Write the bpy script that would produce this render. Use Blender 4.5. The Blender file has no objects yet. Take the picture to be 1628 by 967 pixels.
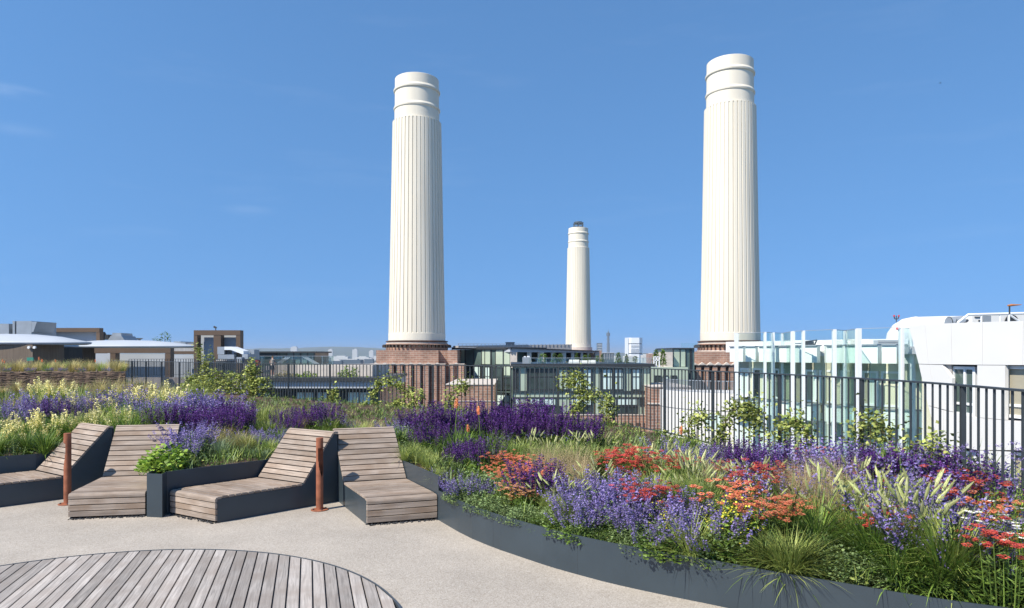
import bpy, math, random
from mathutils import Vector, Matrix
from mathutils.geometry import delaunay_2d_cdt
R = math.radians
scene = bpy.context.scene
COL = scene.collection
EYE = 2.1; FPX = 1085.0; CXP = 814.0; HZ = 563.0
GROUND = -45.0

def P(x, y, Y):                       # photo pixel at a depth -> world point
    return Vector(((x - CXP) / FPX * Y, Y, EYE - (y - HZ) / FPX * Y))

# ------------------------------------------------------------------ materials
def new_mat(name):
    m = bpy.data.materials.new(name); m.use_nodes = True
    nt = m.node_tree
    return m, nt, nt.nodes['Principled BSDF']

def mat(name, col, rough=0.6, metal=0.0, spec=0.5, var=0.0, scale=8.0, bump=0.0, bscale=40.0, island=0.0, stretch=None, dirt=None):
    m, nt, b = new_mat(name)
    N, L = nt.nodes, nt.links
    b.inputs['Base Color'].default_value = (*col, 1)
    b.inputs['Roughness'].default_value = rough
    b.inputs['Metallic'].default_value = metal
    b.inputs['Specular IOR Level'].default_value = spec
    tc = N.new('ShaderNodeTexCoord'); mp = N.new('ShaderNodeMapping')
    L.new(tc.outputs['Object'], mp.inputs[0])
    if stretch: mp.inputs['Scale'].default_value = stretch
    out = None
    if var > 0:
        no = N.new('ShaderNodeTexNoise'); no.inputs['Scale'].default_value = scale; no.inputs['Detail'].default_value = 6
        L.new(mp.outputs[0], no.inputs['Vector'])
        mr = N.new('ShaderNodeMapRange'); mr.inputs[1].default_value = .3; mr.inputs[2].default_value = .7
        mr.inputs[3].default_value = 1 - var; mr.inputs[4].default_value = 1 + var
        L.new(no.outputs['Fac'], mr.inputs[0])
        out = mr.outputs[0]
    if island > 0:
        g = N.new('ShaderNodeNewGeometry')
        mr2 = N.new('ShaderNodeMapRange'); mr2.inputs[3].default_value = 1 - island; mr2.inputs[4].default_value = 1 + island
        L.new(g.outputs['Random Per Island'], mr2.inputs[0])
        if out:
            mm = N.new('ShaderNodeMath'); mm.operation = 'MULTIPLY'
            L.new(out, mm.inputs[0]); L.new(mr2.outputs[0], mm.inputs[1]); out = mm.outputs[0]
        else: out = mr2.outputs[0]
    if out:
        h = N.new('ShaderNodeHueSaturation'); h.inputs['Color'].default_value = (*col, 1)
        L.new(out, h.inputs['Value']); L.new(h.outputs[0], b.inputs['Base Color'])
    if bump > 0:
        n2 = N.new('ShaderNodeTexNoise'); n2.inputs['Scale'].default_value = bscale; n2.inputs['Detail'].default_value = 5
        L.new(mp.outputs[0], n2.inputs['Vector'])
        bp = N.new('ShaderNodeBump'); bp.inputs['Strength'].default_value = bump; bp.inputs['Distance'].default_value = .01
        L.new(n2.outputs['Fac'], bp.inputs['Height']); L.new(bp.outputs[0], b.inputs['Normal'])
    return m

def leaf_mat(name, col, col2=None, trans=0.24, island=0.42, rough=0.55):
    m, nt, b = new_mat(name); N, L = nt.nodes, nt.links
    g = N.new('ShaderNodeNewGeometry'); oi = N.new('ShaderNodeObjectInfo')
    mx = N.new('ShaderNodeMix'); mx.data_type = 'RGBA'
    mx.inputs['A'].default_value = (*col, 1); mx.inputs['B'].default_value = (*(col2 or col), 1)
    L.new(g.outputs['Random Per Island'], mx.inputs['Factor'])
    mr = N.new('ShaderNodeMapRange'); mr.inputs[3].default_value = 1 - island; mr.inputs[4].default_value = 1 + island
    wn = N.new('ShaderNodeTexWhiteNoise'); wn.noise_dimensions = '1D'
    L.new(g.outputs['Random Per Island'], wn.inputs['W']); L.new(wn.outputs['Value'], mr.inputs[0])
    mo = N.new('ShaderNodeMapRange'); mo.inputs[3].default_value = .82; mo.inputs[4].default_value = 1.18
    L.new(oi.outputs['Random'], mo.inputs[0])
    mu = N.new('ShaderNodeMath'); mu.operation = 'MULTIPLY'; L.new(mr.outputs[0], mu.inputs[0]); L.new(mo.outputs[0], mu.inputs[1])
    h = N.new('ShaderNodeHueSaturation'); L.new(mx.outputs['Result'], h.inputs['Color']); L.new(mu.outputs[0], h.inputs['Value'])
    L.new(h.outputs[0], b.inputs['Base Color'])
    b.inputs['Roughness'].default_value = rough; b.inputs['Specular IOR Level'].default_value = .35
    tr = N.new('ShaderNodeBsdfTranslucent'); L.new(h.outputs[0], tr.inputs['Color'])
    ms = N.new('ShaderNodeMixShader'); ms.inputs[0].default_value = trans
    L.new(b.outputs[0], ms.inputs[1]); L.new(tr.outputs[0], ms.inputs[2])
    L.new(ms.outputs[0], N['Material Output'].inputs['Surface'])
    return m

def glass_mat(name, tint, refl=0.12, rough=0.02):
    m, nt, b = new_mat(name); N, L = nt.nodes, nt.links
    t = N.new('ShaderNodeBsdfTransparent'); t.inputs[0].default_value = (*tint, 1)
    gl = N.new('ShaderNodeBsdfGlossy'); gl.inputs['Roughness'].default_value = rough
    gl.inputs[0].default_value = (.9, 1, .97, 1)
    fr = N.new('ShaderNodeLayerWeight'); fr.inputs[0].default_value = .5
    pw_ = N.new('ShaderNodeMath'); pw_.operation = 'POWER'; pw_.inputs[1].default_value = 4; L.new(fr.outputs['Facing'], pw_.inputs[0])
    ad = N.new('ShaderNodeMath'); ad.operation = 'MULTIPLY_ADD'; ad.inputs[1].default_value = .5; ad.inputs[2].default_value = refl * .3
    L.new(pw_.outputs[0], ad.inputs[0])
    ms = N.new('ShaderNodeMixShader'); L.new(ad.outputs[0], ms.inputs[0]); L.new(t.outputs[0], ms.inputs[1]); L.new(gl.outputs[0], ms.inputs[2])
    L.new(ms.outputs[0], N['Material Output'].inputs['Surface'])
    N.remove(b)
    return m

def brick_mat(name, c1, c2, mortar, scale=1.0):
    m, nt, b = new_mat(name); N, L = nt.nodes, nt.links
    tc = N.new('ShaderNodeTexCoord'); sep = N.new('ShaderNodeSeparateXYZ'); cb = N.new('ShaderNodeCombineXYZ')
    L.new(tc.outputs['Object'], sep.inputs[0])
    ad = N.new('ShaderNodeMath'); L.new(sep.outputs['X'], ad.inputs[0]); L.new(sep.outputs['Y'], ad.inputs[1])
    L.new(ad.outputs[0], cb.inputs['X']); L.new(sep.outputs['Z'], cb.inputs['Y'])
    br = N.new('ShaderNodeTexBrick'); br.inputs['Scale'].default_value = scale
    br.inputs['Color1'].default_value = (*c1, 1); br.inputs['Color2'].default_value = (*c2, 1); br.inputs['Mortar'].default_value = (*mortar, 1)
    br.inputs['Mortar Size'].default_value = .035; br.inputs['Brick Width'].default_value = .9; br.inputs['Row Height'].default_value = .32
    L.new(cb.outputs[0], br.inputs['Vector'])
    no = N.new('ShaderNodeTexNoise'); no.inputs['Scale'].default_value = .6; no.inputs['Detail'].default_value = 8
    L.new(tc.outputs['Object'], no.inputs['Vector'])
    mr = N.new('ShaderNodeMapRange'); mr.inputs[1].default_value = .3; mr.inputs[2].default_value = .7; mr.inputs[3].default_value = .75; mr.inputs[4].default_value = 1.25
    L.new(no.outputs['Fac'], mr.inputs[0])
    h = N.new('ShaderNodeHueSaturation'); L.new(br.outputs['Color'], h.inputs['Color']); L.new(mr.outputs[0], h.inputs['Value'])
    L.new(h.outputs[0], b.inputs['Base Color']); b.inputs['Roughness'].default_value = .85
    return m

def wood_mat(name, c1, c2, ang=0.0, fine=1.0):
    # weathered timber: grain stretched along the board direction (ang, radians in XY)
    m, nt, b = new_mat(name); N, L = nt.nodes, nt.links
    tc = N.new('ShaderNodeTexCoord'); rot = N.new('ShaderNodeMapping'); rot.inputs['Rotation'].default_value = (0, 0, -ang)
    L.new(tc.outputs['Object'], rot.inputs[0])
    g = N.new('ShaderNodeNewGeometry')
    off = N.new('ShaderNodeVectorMath'); off.operation = 'MULTIPLY_ADD'
    cbo = N.new('ShaderNodeCombineXYZ')
    for i in range(3): L.new(g.outputs['Random Per Island'], cbo.inputs[i])
    L.new(cbo.outputs[0], off.inputs[0]); off.inputs[1].default_value = (13, 17, 7); L.new(rot.outputs[0], off.inputs[2])
    st = N.new('ShaderNodeMapping'); st.inputs['Scale'].default_value = (1.2 * fine, 26 * fine, 26 * fine); L.new(off.outputs[0], st.inputs[0])
    n1 = N.new('ShaderNodeTexNoise'); n1.inputs['Scale'].default_value = 1.5; n1.inputs['Detail'].default_value = 8; n1.inputs['Distortion'].default_value = 1.3
    L.new(st.outputs[0], n1.inputs['Vector'])
    n2 = N.new('ShaderNodeTexNoise'); n2.inputs['Scale'].default_value = 3.0; n2.inputs['Detail'].default_value = 4
    L.new(off.outputs[0], n2.inputs['Vector'])
    cr = N.new('ShaderNodeValToRGB'); L.new(n1.outputs['Fac'], cr.inputs[0])
    cr.color_ramp.elements[0].position = .3; cr.color_ramp.elements[0].color = (*[c * .62 for c in c1], 1)
    cr.color_ramp.elements[1].position = .68; cr.color_ramp.elements[1].color = (*[min(1, c * 1.15) for c in c1], 1)
    cr2 = N.new('ShaderNodeMix'); cr2.data_type = 'RGBA'
    mrf = N.new('ShaderNodeMapRange'); mrf.inputs[1].default_value = .42; mrf.inputs[2].default_value = .68
    L.new(n2.outputs['Fac'], mrf.inputs[0]); 
    fm = N.new('ShaderNodeMath'); fm.operation = 'MULTIPLY'; fm.inputs[1].default_value = .7; L.new(mrf.outputs[0], fm.inputs[0]); L.new(fm.outputs[0], cr2.inputs['Factor'])
    L.new(cr.outputs[0], cr2.inputs['A']); cr2.inputs['B'].default_value = (*c2, 1)
    mr = N.new('ShaderNodeMapRange'); mr.inputs[3].default_value = .72; mr.inputs[4].default_value = 1.2
    L.new(g.outputs['Random Per Island'], mr.inputs[0])
    h = N.new('ShaderNodeHueSaturation'); L.new(cr2.outputs['Result'], h.inputs['Color']); L.new(mr.outputs[0], h.inputs['Value'])
    L.new(h.outputs[0], b.inputs['Base Color']); b.inputs['Roughness'].default_value = .75; b.inputs['Specular IOR Level'].default_value = .3
    bp = N.new('ShaderNodeBump'); bp.inputs['Strength'].default_value = .35; bp.inputs['Distance'].default_value = .004
    L.new(n1.outputs['Fac'], bp.inputs['Height']); L.new(bp.outputs[0], b.inputs['Normal'])
    return m

def floor_mat():
    m, nt, b = new_mat('resin_gravel'); N, L = nt.nodes, nt.links
    tc = N.new('ShaderNodeTexCoord')
    vo = N.new('ShaderNodeTexVoronoi'); vo.inputs['Scale'].default_value = 95; L.new(tc.outputs['Object'], vo.inputs['Vector'])
    cr = N.new('ShaderNodeValToRGB'); L.new(vo.outputs['Color'], cr.inputs[0])
    e = cr.color_ramp.elements; e[0].position = 0; e[0].color = (.27, .23, .185, 1); e[1].position = 1; e[1].color = (.50, .455, .40, 1)
    x = cr.color_ramp.elements.new(.35); x.color = (.37, .325, .275, 1)
    x = cr.color_ramp.elements.new(.7); x.color = (.42, .375, .32, 1)
    no = N.new('ShaderNodeTexNoise'); no.inputs['Scale'].default_value = .9; no.inputs['Detail'].default_value = 9; no.inputs['Roughness'].default_value = .65
    L.new(tc.outputs['Object'], no.inputs['Vector'])
    mr = N.new('ShaderNodeMapRange'); mr.inputs[1].default_value = .3; mr.inputs[2].default_value = .72; mr.inputs[3].default_value = .84; mr.inputs[4].default_value = 1.12
    L.new(no.outputs['Fac'], mr.inputs[0])
    h = N.new('ShaderNodeHueSaturation'); L.new(cr.outputs[0], h.inputs['Color']); L.new(mr.outputs[0], h.inputs['Value'])
    L.new(h.outputs[0], b.inputs['Base Color']); b.inputs['Roughness'].default_value = .8; b.inputs['Specular IOR Level'].default_value = .3
    bp = N.new('ShaderNodeBump'); bp.inputs['Strength'].default_value = .5; bp.inputs['Distance'].default_value = .004
    L.new(vo.outputs['Distance'], bp.inputs['Height']); L.new(bp.outputs[0], b.inputs['Normal'])
    return m

M = {}
M['floor'] = floor_mat()
M['steel'] = mat('painted_steel', (.035, .049, .060), .38, 0, .5, var=.12, scale=2.5, bump=.05, bscale=60)
M['fence'] = mat('railing_paint', (.042, .05, .056), .45, var=.15, scale=4)
M['corten'] = mat('corten_steel', (.27, .095, .05), .75, 0, .3, var=.3, scale=9, bump=.2, bscale=60)
M['soil'] = mat('soil', (.085, .052, .034), .95, var=.45, scale=14, bump=.8, bscale=50)
M['gravel'] = mat('dark_gravel', (.035, .035, .038), .8, island=.7)
M['chimney'] = mat('cream_painted_concrete', (.72, .66, .545), .7, var=.07, scale=.6, stretch=(1, 1, .1))
M['brick'] = brick_mat('red_brown_brick', (.36, .205, .145), (.27, .145, .10), (.40, .31, .25))
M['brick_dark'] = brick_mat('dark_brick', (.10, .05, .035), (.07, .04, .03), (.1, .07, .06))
M['stone'] = mat('pale_stone', (.55, .49, .43), .8, var=.12, scale=2)
M['white'] = mat('white_cladding', (.70, .685, .655), .5, var=.025, scale=.7)
M['white_metal'] = mat('white_metal', (.78, .79, .80), .4)
M['roofwhite'] = mat('pale_roof_membrane', (.42, .45, .49), .5, var=.05, scale=.5)
M['bronze'] = mat('bronze_metal', (.13, .085, .055), .5, .2, var=.1, scale=1)
M['bronze_dark'] = mat('dark_brown_timber', (.055, .042, .032), .7, var=.25, scale=2, stretch=(4, 4, .3))
M['brown_wall'] = mat('brown_panel', (.14, .105, .075), .65, var=.2, scale=2, stretch=(4, 4, .3))
M['grey_metal'] = mat('galvanised_metal', (.33, .36, .39), .45, .3, var=.1, scale=1.5)
M['dark_metal'] = mat('dark_metal', (.03, .033, .036), .5)
M['grey'] = mat('grey_cladding', (.36, .345, .335), .7, var=.15, scale=1, stretch=(6, 6, .5))
M['green_panel'] = mat('green_glazed_panel', (.40, .47, .37), .3, var=.1, scale=.4)
M['green_dark'] = mat('green_dark_glazing', (.09, .13, .12), .1, var=.4, scale=.25)
M['green_fascia'] = mat('pale_fascia', (.78, .82, .78), .45)
M['pale_green'] = mat('pale_green_panel', (.62, .69, .635), .3, var=.08, scale=.6)
M['olive'] = mat('olive_blind', (.62, .61, .46), .5, var=.1, scale=.4)
M['pane_dark'] = mat('dark_window_pane', (.04, .058, .058), .05, var=.5, scale=.6)
M['curtain'] = mat('curtained_pane', (.55, .68, .64), .2, var=.22, scale=1.2, stretch=(3, 3, .1))
M['interior'] = mat('interior_beige', (.36, .33, .25), .7, var=.1, scale=.5)
M['glass'] = glass_mat('clear_green_glass', (.945, .98, .968))
M['glass_oblique_tint'] = glass_mat('reflection_tinted_glass', (.88, .95, .93), refl=.15)  # same glass, tinted darker to paint in the oblique reflection of recessed facets
M['city'] = mat('far_city_ground', (.15, .16, .13), .9, var=.5, scale=.02)
M['hill'] = mat('wooded_hill', (.05, .075, .04), .95, var=.4, scale=.004)
M['far_pale'] = mat('far_pale_building', (.55, .55, .53), .7)
M['far_dark'] = mat('far_dark_building', (.09, .12, .15), .5)
M['far_white'] = mat('far_white_tower', (.8, .82, .84), .6)
M['hazel'] = mat('woven_hazel', (.17, .115, .08), .85, island=.5, var=.3, scale=6)
M['orange'] = leaf_mat('orange_poker_flower', (.78, .19, .07), (.85, .42, .16))
M['red_paint'] = mat('red_paint', (.6, .03, .03), .4)
M['green_sign'] = mat('green_sign_paint', (.03, .22, .16), .5)
M['skin'] = mat('skin', (.5, .28, .2), .6)
M['red_shirt'] = mat('red_shirt', (.6, .05, .04), .8)
M['pale_shirt'] = mat('pale_shirt', (.7, .6, .5), .8)
M['furniture'] = mat('white_cushion', (.7, .68, .66), .8)
M['deckwood'] = wood_mat('weathered_deck_board', (.36, .325, .305), (.29, .245, .22), 0)
M['steel_light'] = mat('edge_trim', (.06, .07, .08), .4)
# leaves and flowers
M['lf_green'] = leaf_mat('leaf_green', (.18, .27, .045), (.055, .11, .02))
M['lf_grey'] = leaf_mat('leaf_grey_green', (.25, .33, .13), (.13, .20, .07))
M['lf_bright'] = leaf_mat('leaf_lime', (.32, .43, .06), (.10, .20, .025))
M['lf_dark'] = leaf_mat('leaf_dark', (.09, .14, .035), (.05, .08, .02))
M['lf_gold'] = leaf_mat('grass_gold', (.60, .48, .22), (.42, .40, .14))
M['lf_lime_grass'] = leaf_mat('grass_lime', (.40, .44, .12), (.24, .32, .07))
M['lf_blue'] = leaf_mat('grass_blue', (.30, .38, .22), (.18, .26, .13))
M['lf_ivy'] = leaf_mat('vine_leaf', (.42, .44, .12), (.15, .21, .045), island=.5)
M['fl_salvia'] = leaf_mat('salvia_violet', (.06, .014, .12), (.14, .04, .25), island=.65)
M['fl_catmint'] = leaf_mat('catmint_lavender', (.16, .115, .33), (.31, .25, .50), island=.5)
M['fl_red'] = leaf_mat('yarrow_red', (.52, .06, .055), (.66, .14, .09), island=.25)
M['fl_coral'] = leaf_mat('yarrow_coral', (.80, .20, .10), (.75, .34, .18), island=.25)
M['fl_peach'] = leaf_mat('yarrow_peach', (.88, .42, .20), (.80, .50, .28), island=.2)
M['fl_cream'] = leaf_mat('flower_cream', (.80, .71, .28), (.84, .79, .46), island=.2)
M['fl_yellow'] = leaf_mat('flower_yellow', (.72, .60, .05), (.55, .55, .06), island=.3)
M['fl_plume'] = leaf_mat('grass_plume', (.42, .46, .17), (.58, .57, .30), island=.3)
M['fl_tan'] = leaf_mat('grass_haze_tan', (.42, .31, .17), (.50, .40, .22), island=.3)
M['fl_white'] = leaf_mat('daisy_white', (.8, .8, .76), (.85, .85, .8), island=.1)
M['stem'] = mat('brown_stem', (.10, .07, .04), .8)

# ------------------------------------------------------------------ mesh builder
class MB:
    def __init__(s): s.v = []; s.f = []; s.m = []
    def add(s, vs, fs, mi=0):
        n = len(s.v); s.v.extend([tuple(v) for v in vs]); s.f.extend([tuple(i + n for i in f) for f in fs]); s.m.extend([mi] * len(fs))
    def hexa(s, b4, t4, mi=0):
        s.add(list(b4) + list(t4), [(3, 2, 1, 0), (4, 5, 6, 7), (0, 1, 5, 4), (1, 2, 6, 5), (2, 3, 7, 6), (3, 0, 4, 7)], mi)
    def box(s, x0, x1, y0, y1, z0, z1, mi=0):
        s.hexa([(x0, y0, z0), (x1, y0, z0), (x1, y1, z0), (x0, y1, z0)], [(x0, y0, z1), (x1, y0, z1), (x1, y1, z1), (x0, y1, z1)], mi)
    def prism(s, pts, vec, mi=0):
        pts = [Vector(p) for p in pts]; vec = Vector(vec); n = len(pts)
        s.add(pts + [p + vec for p in pts], [tuple(range(n))[::-1], tuple(range(n, 2 * n))] + [(i, (i + 1) % n, (i + 1) % n + n, i + n) for i in range(n)], mi)
    def bar(s, a, b, w, h=None, mi=0):
        a = Vector(a); b = Vector(b); h = h or w
        d = (b - a).normalized(); up = Vector((0, 0, 1)) if abs(d.z) < .95 else Vector((0, 1, 0))
        r = d.cross(up).normalized() * w / 2; u = r.cross(d).normalized() * h / 2
        s.hexa([a - r - u, a + r - u, a + r + u, a - r + u], [b - r - u, b + r - u, b + r + u, b - r + u], mi)
    def tube(s, path, rad, n=8, mi=0, cap=True):
        path = [Vector(p) for p in path]
        if not isinstance(rad, (list, tuple)): rad = [rad] * len(path)
        vs = []; fs = []; prev = None
        for i, p in enumerate(path):
            d = (path[min(i + 1, len(path) - 1)] - path[max(i - 1, 0)]).normalized()
            if prev is None:
                up = Vector((0, 0, 1)) if abs(d.z) < .9 else Vector((1, 0, 0)); r = d.cross(up).normalized()
            else: r = (prev - d * prev.dot(d)).normalized()
            prev = r; u = d.cross(r)
            for k in range(n):
                a = 2 * math.pi * k / n; vs.append(p + (r * math.cos(a) + u * math.sin(a)) * rad[i])
        for i in range(len(path) - 1):
            for k in range(n):
                a = i * n + k; b = i * n + (k + 1) % n; fs.append((a, b, b + n, a + n))
        if cap: fs.append(tuple(range(n))[::-1]); fs.append(tuple(range(len(vs) - n, len(vs))))
        s.add(vs, fs, mi)
    def lathe(s, c, prof, n=48, mi=0, cap=True):
        vs = []; fs = []; m = len(prof)
        for (r, z) in prof:
            for k in range(n):
                a = 2 * math.pi * k / n; vs.append((c[0] + r * math.cos(a), c[1] + r * math.sin(a), c[2] + z))
        for i in range(m - 1):
            for k in range(n):
                a = i * n + k; b = i * n + (k + 1) % n; fs.append((a, b, b + n, a + n))
        if cap: fs.append(tuple(range(n))[::-1]); fs.append(tuple(range((m - 1) * n, m * n)))
        s.add(vs, fs, mi)
    # vegetation bits
    def blade(s, p, az, lean, L, w, droop=.6, segs=3, mi=0, w0=.6):
        px, py, pz = p; ca, sa = math.cos(az), math.sin(az); vs = []; step = L / segs; a = lean
        hx, hy = -sa, ca
        for i in range(segs + 1):
            t = i / segs; ww = w * .5 * (w0 + (1 - w0) * min(1, t * 3)) * (1 - t ** 2.5)
            if i == segs: vs.append((px, py, pz))
            else: vs.append((px - hx * ww, py - hy * ww, pz)); vs.append((px + hx * ww, py + hy * ww, pz))
            px += math.sin(a) * ca * step; py += math.sin(a) * sa * step; pz += math.cos(a) * step; a += droop / segs
        fs = [(2 * i, 2 * i + 1, 2 * i + 3, 2 * i + 2) for i in range(segs - 1)] + [(2 * segs - 2, 2 * segs - 1, 2 * segs)]
        s.add(vs, fs, mi)
    def leaf(s, p, az, el, L, w, roll=0, mi=0, cup=.12):
        ca, sa, ce, se = math.cos(az), math.sin(az), math.cos(el), math.sin(el)
        d = Vector((ca * ce, sa * ce, se)); r = Vector((-sa, ca, 0)); u = d.cross(r)
        r2 = r * math.cos(roll) + u * math.sin(roll); u2 = d.cross(r2)
        p = Vector(p); md = p + d * L * .5 - u2 * L * cup
        s.add([p, md + r2 * w * .5, p + d * L - u2 * L * cup * .5, md - r2 * w * .5], [(0, 1, 2, 3)], mi)
    def build(s, name, mats, parent=None, loc=None, smooth=False, bevel=0):
        me = bpy.data.meshes.new(name)
        off = Vector(loc) if loc is not None else Vector((0, 0, 0))
        wo = off
        if parent is not None: wo = Vector(parent['_w']) + off * 0 if '_w' in parent.keys() else Vector((0, 0, 0))
        me.from_pydata([(v[0] - wo.x, v[1] - wo.y, v[2] - wo.z) for v in s.v], [], s.f)
        for m in (mats if isinstance(mats, (list, tuple)) else [mats]): me.materials.append(m)
        me.polygons.foreach_set('material_index', s.m)
        if smooth: me.polygons.foreach_set('use_smooth', [True] * len(s.f))
        me.update()
        o = bpy.data.objects.new(name, me); COL.objects.link(o)
        if parent is not None: o.parent = parent
        else: o.location = wo
        if '_w' not in o.keys() : o['_w'] = tuple(wo)
        if smooth == 'auto':
            pass
        if bevel:
            b = o.modifiers.new('bevel', 'BEVEL'); b.width = bevel; b.segments = 2; b.limit_method = 'ANGLE'
        return o

def thing(name, label, cat, loc, group=None):
    o = bpy.data.objects.new(name, None); COL.objects.link(o); o.location = loc; o.empty_display_size = .2
    o['label'] = label; o['category'] = cat; o['_w'] = tuple(loc)
    if group: o['group'] = group
    return o
def tag(o, label, cat, group=None):
    o['label'] = label; o['category'] = cat
    if group: o['group'] = group
    return o
def struct(o, kind='structure'): o['kind'] = kind; return o

class Pl:                              # a vertical wall plane between two plan points; pixels are mapped on to it
    def __init__(s, xa, Ya, xb, Yb):
        s.a = Vector(((xa - CXP) / FPX * Ya, Ya)); s.b = Vector(((xb - CXP) / FPX * Yb, Yb)); s.d = (s.b - s.a)
        s.n = Vector((s.d.y, -s.d.x)).normalized()      # towards the camera side
        if s.n.y > 0: s.n = -s.n
    def pt(s, x, y=None, off=0, z=None):
        k = (x - CXP) / FPX; a = s.a + s.n * off; d = s.d
        # point a + t d satisfies X = k Y
        t = (k * a.y - a.x) / (d.x - k * d.y); q = a + d * t
        return Vector((q.x, q.y, EYE - (y - HZ) / FPX * q.y if z is None else z))
    def poly(s, mb, pts, depth=.3, off=0, mi=0):
        ps = [s.pt(x, y, off) for x, y in pts]
        mb.prism(ps, Vector((-s.n.x, -s.n.y, 0)) * depth, mi)
    def rect(s, mb, x0, x1, y0, y1, depth=.3, off=0, mi=0, level=True):
        if level:
            z0 = s.pt((x0 + x1) / 2, y1).z; z1 = s.pt((x0 + x1) / 2, y0).z
            ps = [s.pt(x0, z=z0, off=off), s.pt(x1, z=z0, off=off), s.pt(x1, z=z1, off=off), s.pt(x0, z=z1, off=off)]
            mb.prism(ps, Vector((-s.n.x, -s.n.y, 0)) * depth, mi)
        else: s.poly(mb, [(x0, y1), (x1, y1), (x1, y0), (x0, y0)], depth, off, mi)
    def zrect(s, mb, x0, x1, z0, z1, depth=.3, off=0, mi=0):
        ps = [s.pt(x0, z=z0, off=off), s.pt(x1, z=z0, off=off), s.pt(x1, z=z1, off=off), s.pt(x0, z=z1, off=off)]
        mb.prism(ps, Vector((-s.n.x, -s.n.y, 0)) * depth, mi)

def window(pl, x0, x1, y0, y1, parent, pane, frame=None, fw=.09, off=.0, mull=(), transom=()):
    """frame with its pane as a sub-part, set on wall plane pl; level in world, mullions across"""
    zc = (x0 + x1) / 2; z0 = pl.pt(zc, y1).z; z1 = pl.pt(zc, y0).z
    mb = MB(); a = pl.pt(x0, z=z0, off=off); b = pl.pt(x1, z=z0, off=off)
    d = (b - a); Lw = d.length; d.normalize(); n = Vector((pl.n.x, pl.n.y, 0))
    def rb(s0, s1, q0, q1, o0, dep):
        p = a + d * s0 + n * o0
        ps = [p + Vector((0, 0, q0 - z0)), p + d * (s1 - s0) + Vector((0, 0, q0 - z0)), p + d * (s1 - s0) + Vector((0, 0, q1 - z0)), p + Vector((0, 0, q1 - z0))]
        return ps, -n * dep
    for s0, s1, q0, q1 in [(0, fw, z0, z1), (Lw - fw, Lw, z0, z1), (fw, Lw - fw, z0, z0 + fw), (fw, Lw - fw, z1 - fw, z1)]:
        mb.prism(*rb(s0, s1, q0, q1, .06, .14))
    for m_ in mull: mb.prism(*rb(Lw * m_ - fw * .4, Lw * m_ + fw * .4, z0 + fw, z1 - fw, .05, .12))
    for t_ in transom: mb.prism(*rb(fw, Lw - fw, z0 + (z1 - z0) * t_ - fw * .4, z0 + (z1 - z0) * t_ + fw * .4, .045, .11))
    f = mb.build('window', frame or M['dark_metal'], parent)
    f['_w'] = parent['_w']
    mb = MB(); mb.prism(*rb(fw * .5, Lw - fw * .5, z0 + fw * .5, z1 - fw * .5, .0, .03))
    mb.build('pane', pane, f)
    return f
# ------------------------------------------------------------------ camera, light, sky
cam = bpy.data.cameras.new('camera'); cam.sensor_width = 36; cam.lens = FPX / 1628 * 36
cam.shift_y = (HZ - 483.5) / 1628; cam.clip_end = 60000; cam.clip_start = .1
co = bpy.data.objects.new('camera', cam); COL.objects.link(co); co.location = (0, 0, EYE); co.rotation_euler = (R(90), 0, 0)
scene.camera = co
SUN_EL, SUN_AZ = 47.0, 230.0
sd = Vector((math.sin(R(SUN_AZ)) * math.cos(R(SUN_EL)), math.cos(R(SUN_AZ)) * math.cos(R(SUN_EL)), math.sin(R(SUN_EL))))
sl = bpy.data.lights.new('sun', 'SUN'); sl.energy = 4.9; sl.angle = R(.5); sl.color = (1, .93, .81)
so = bpy.data.objects.new('sun', sl); COL.objects.link(so); so.rotation_euler = sd.to_track_quat('Z', 'Y').to_euler(); so.location = (0, 0, 60)
w = bpy.data.worlds.new('World'); scene.world = w; w.use_nodes = True
nt = w.node_tree; bg = nt.nodes['Background']
sk = nt.nodes.new('ShaderNodeTexSky'); sk.sky_type = 'NISHITA'; sk.sun_disc = False
sk.sun_elevation = R(SUN_EL); sk.sun_rotation = R(SUN_AZ); sk.altitude = 50
sk.air_density = 1.0; sk.dust_density = 0.0; sk.ozone_density = 6.0
hs = nt.nodes.new('ShaderNodeHueSaturation'); hs.inputs['Saturation'].default_value = 1.07; hs.inputs['Value'].default_value = 1.0
tcw = nt.nodes.new('ShaderNodeTexCoord'); mpw = nt.nodes.new('ShaderNodeMapping'); nrw = nt.nodes.new('ShaderNodeVectorMath'); nrw.operation = 'NORMALIZE'
mpw.inputs['Scale'].default_value = (1, 1, .62); mpw.inputs['Location'].default_value = (0, 0, .34)   # clear dry air: no white band at the horizon
nt.links.new(tcw.outputs['Generated'], mpw.inputs[0]); nt.links.new(mpw.outputs[0], nrw.inputs[0]); nt.links.new(nrw.outputs[0], sk.inputs[0])
nt.links.new(sk.outputs[0], hs.inputs['Color']); 
mlt = nt.nodes.new('ShaderNodeMix'); mlt.data_type = 'RGBA'; mlt.blend_type = 'MULTIPLY'; mlt.inputs['Factor'].default_value = 1; mlt.inputs['B'].default_value = (.98, 1.06, 1.01, 1)
nt.links.new(hs.outputs[0], mlt.inputs['A'])
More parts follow.
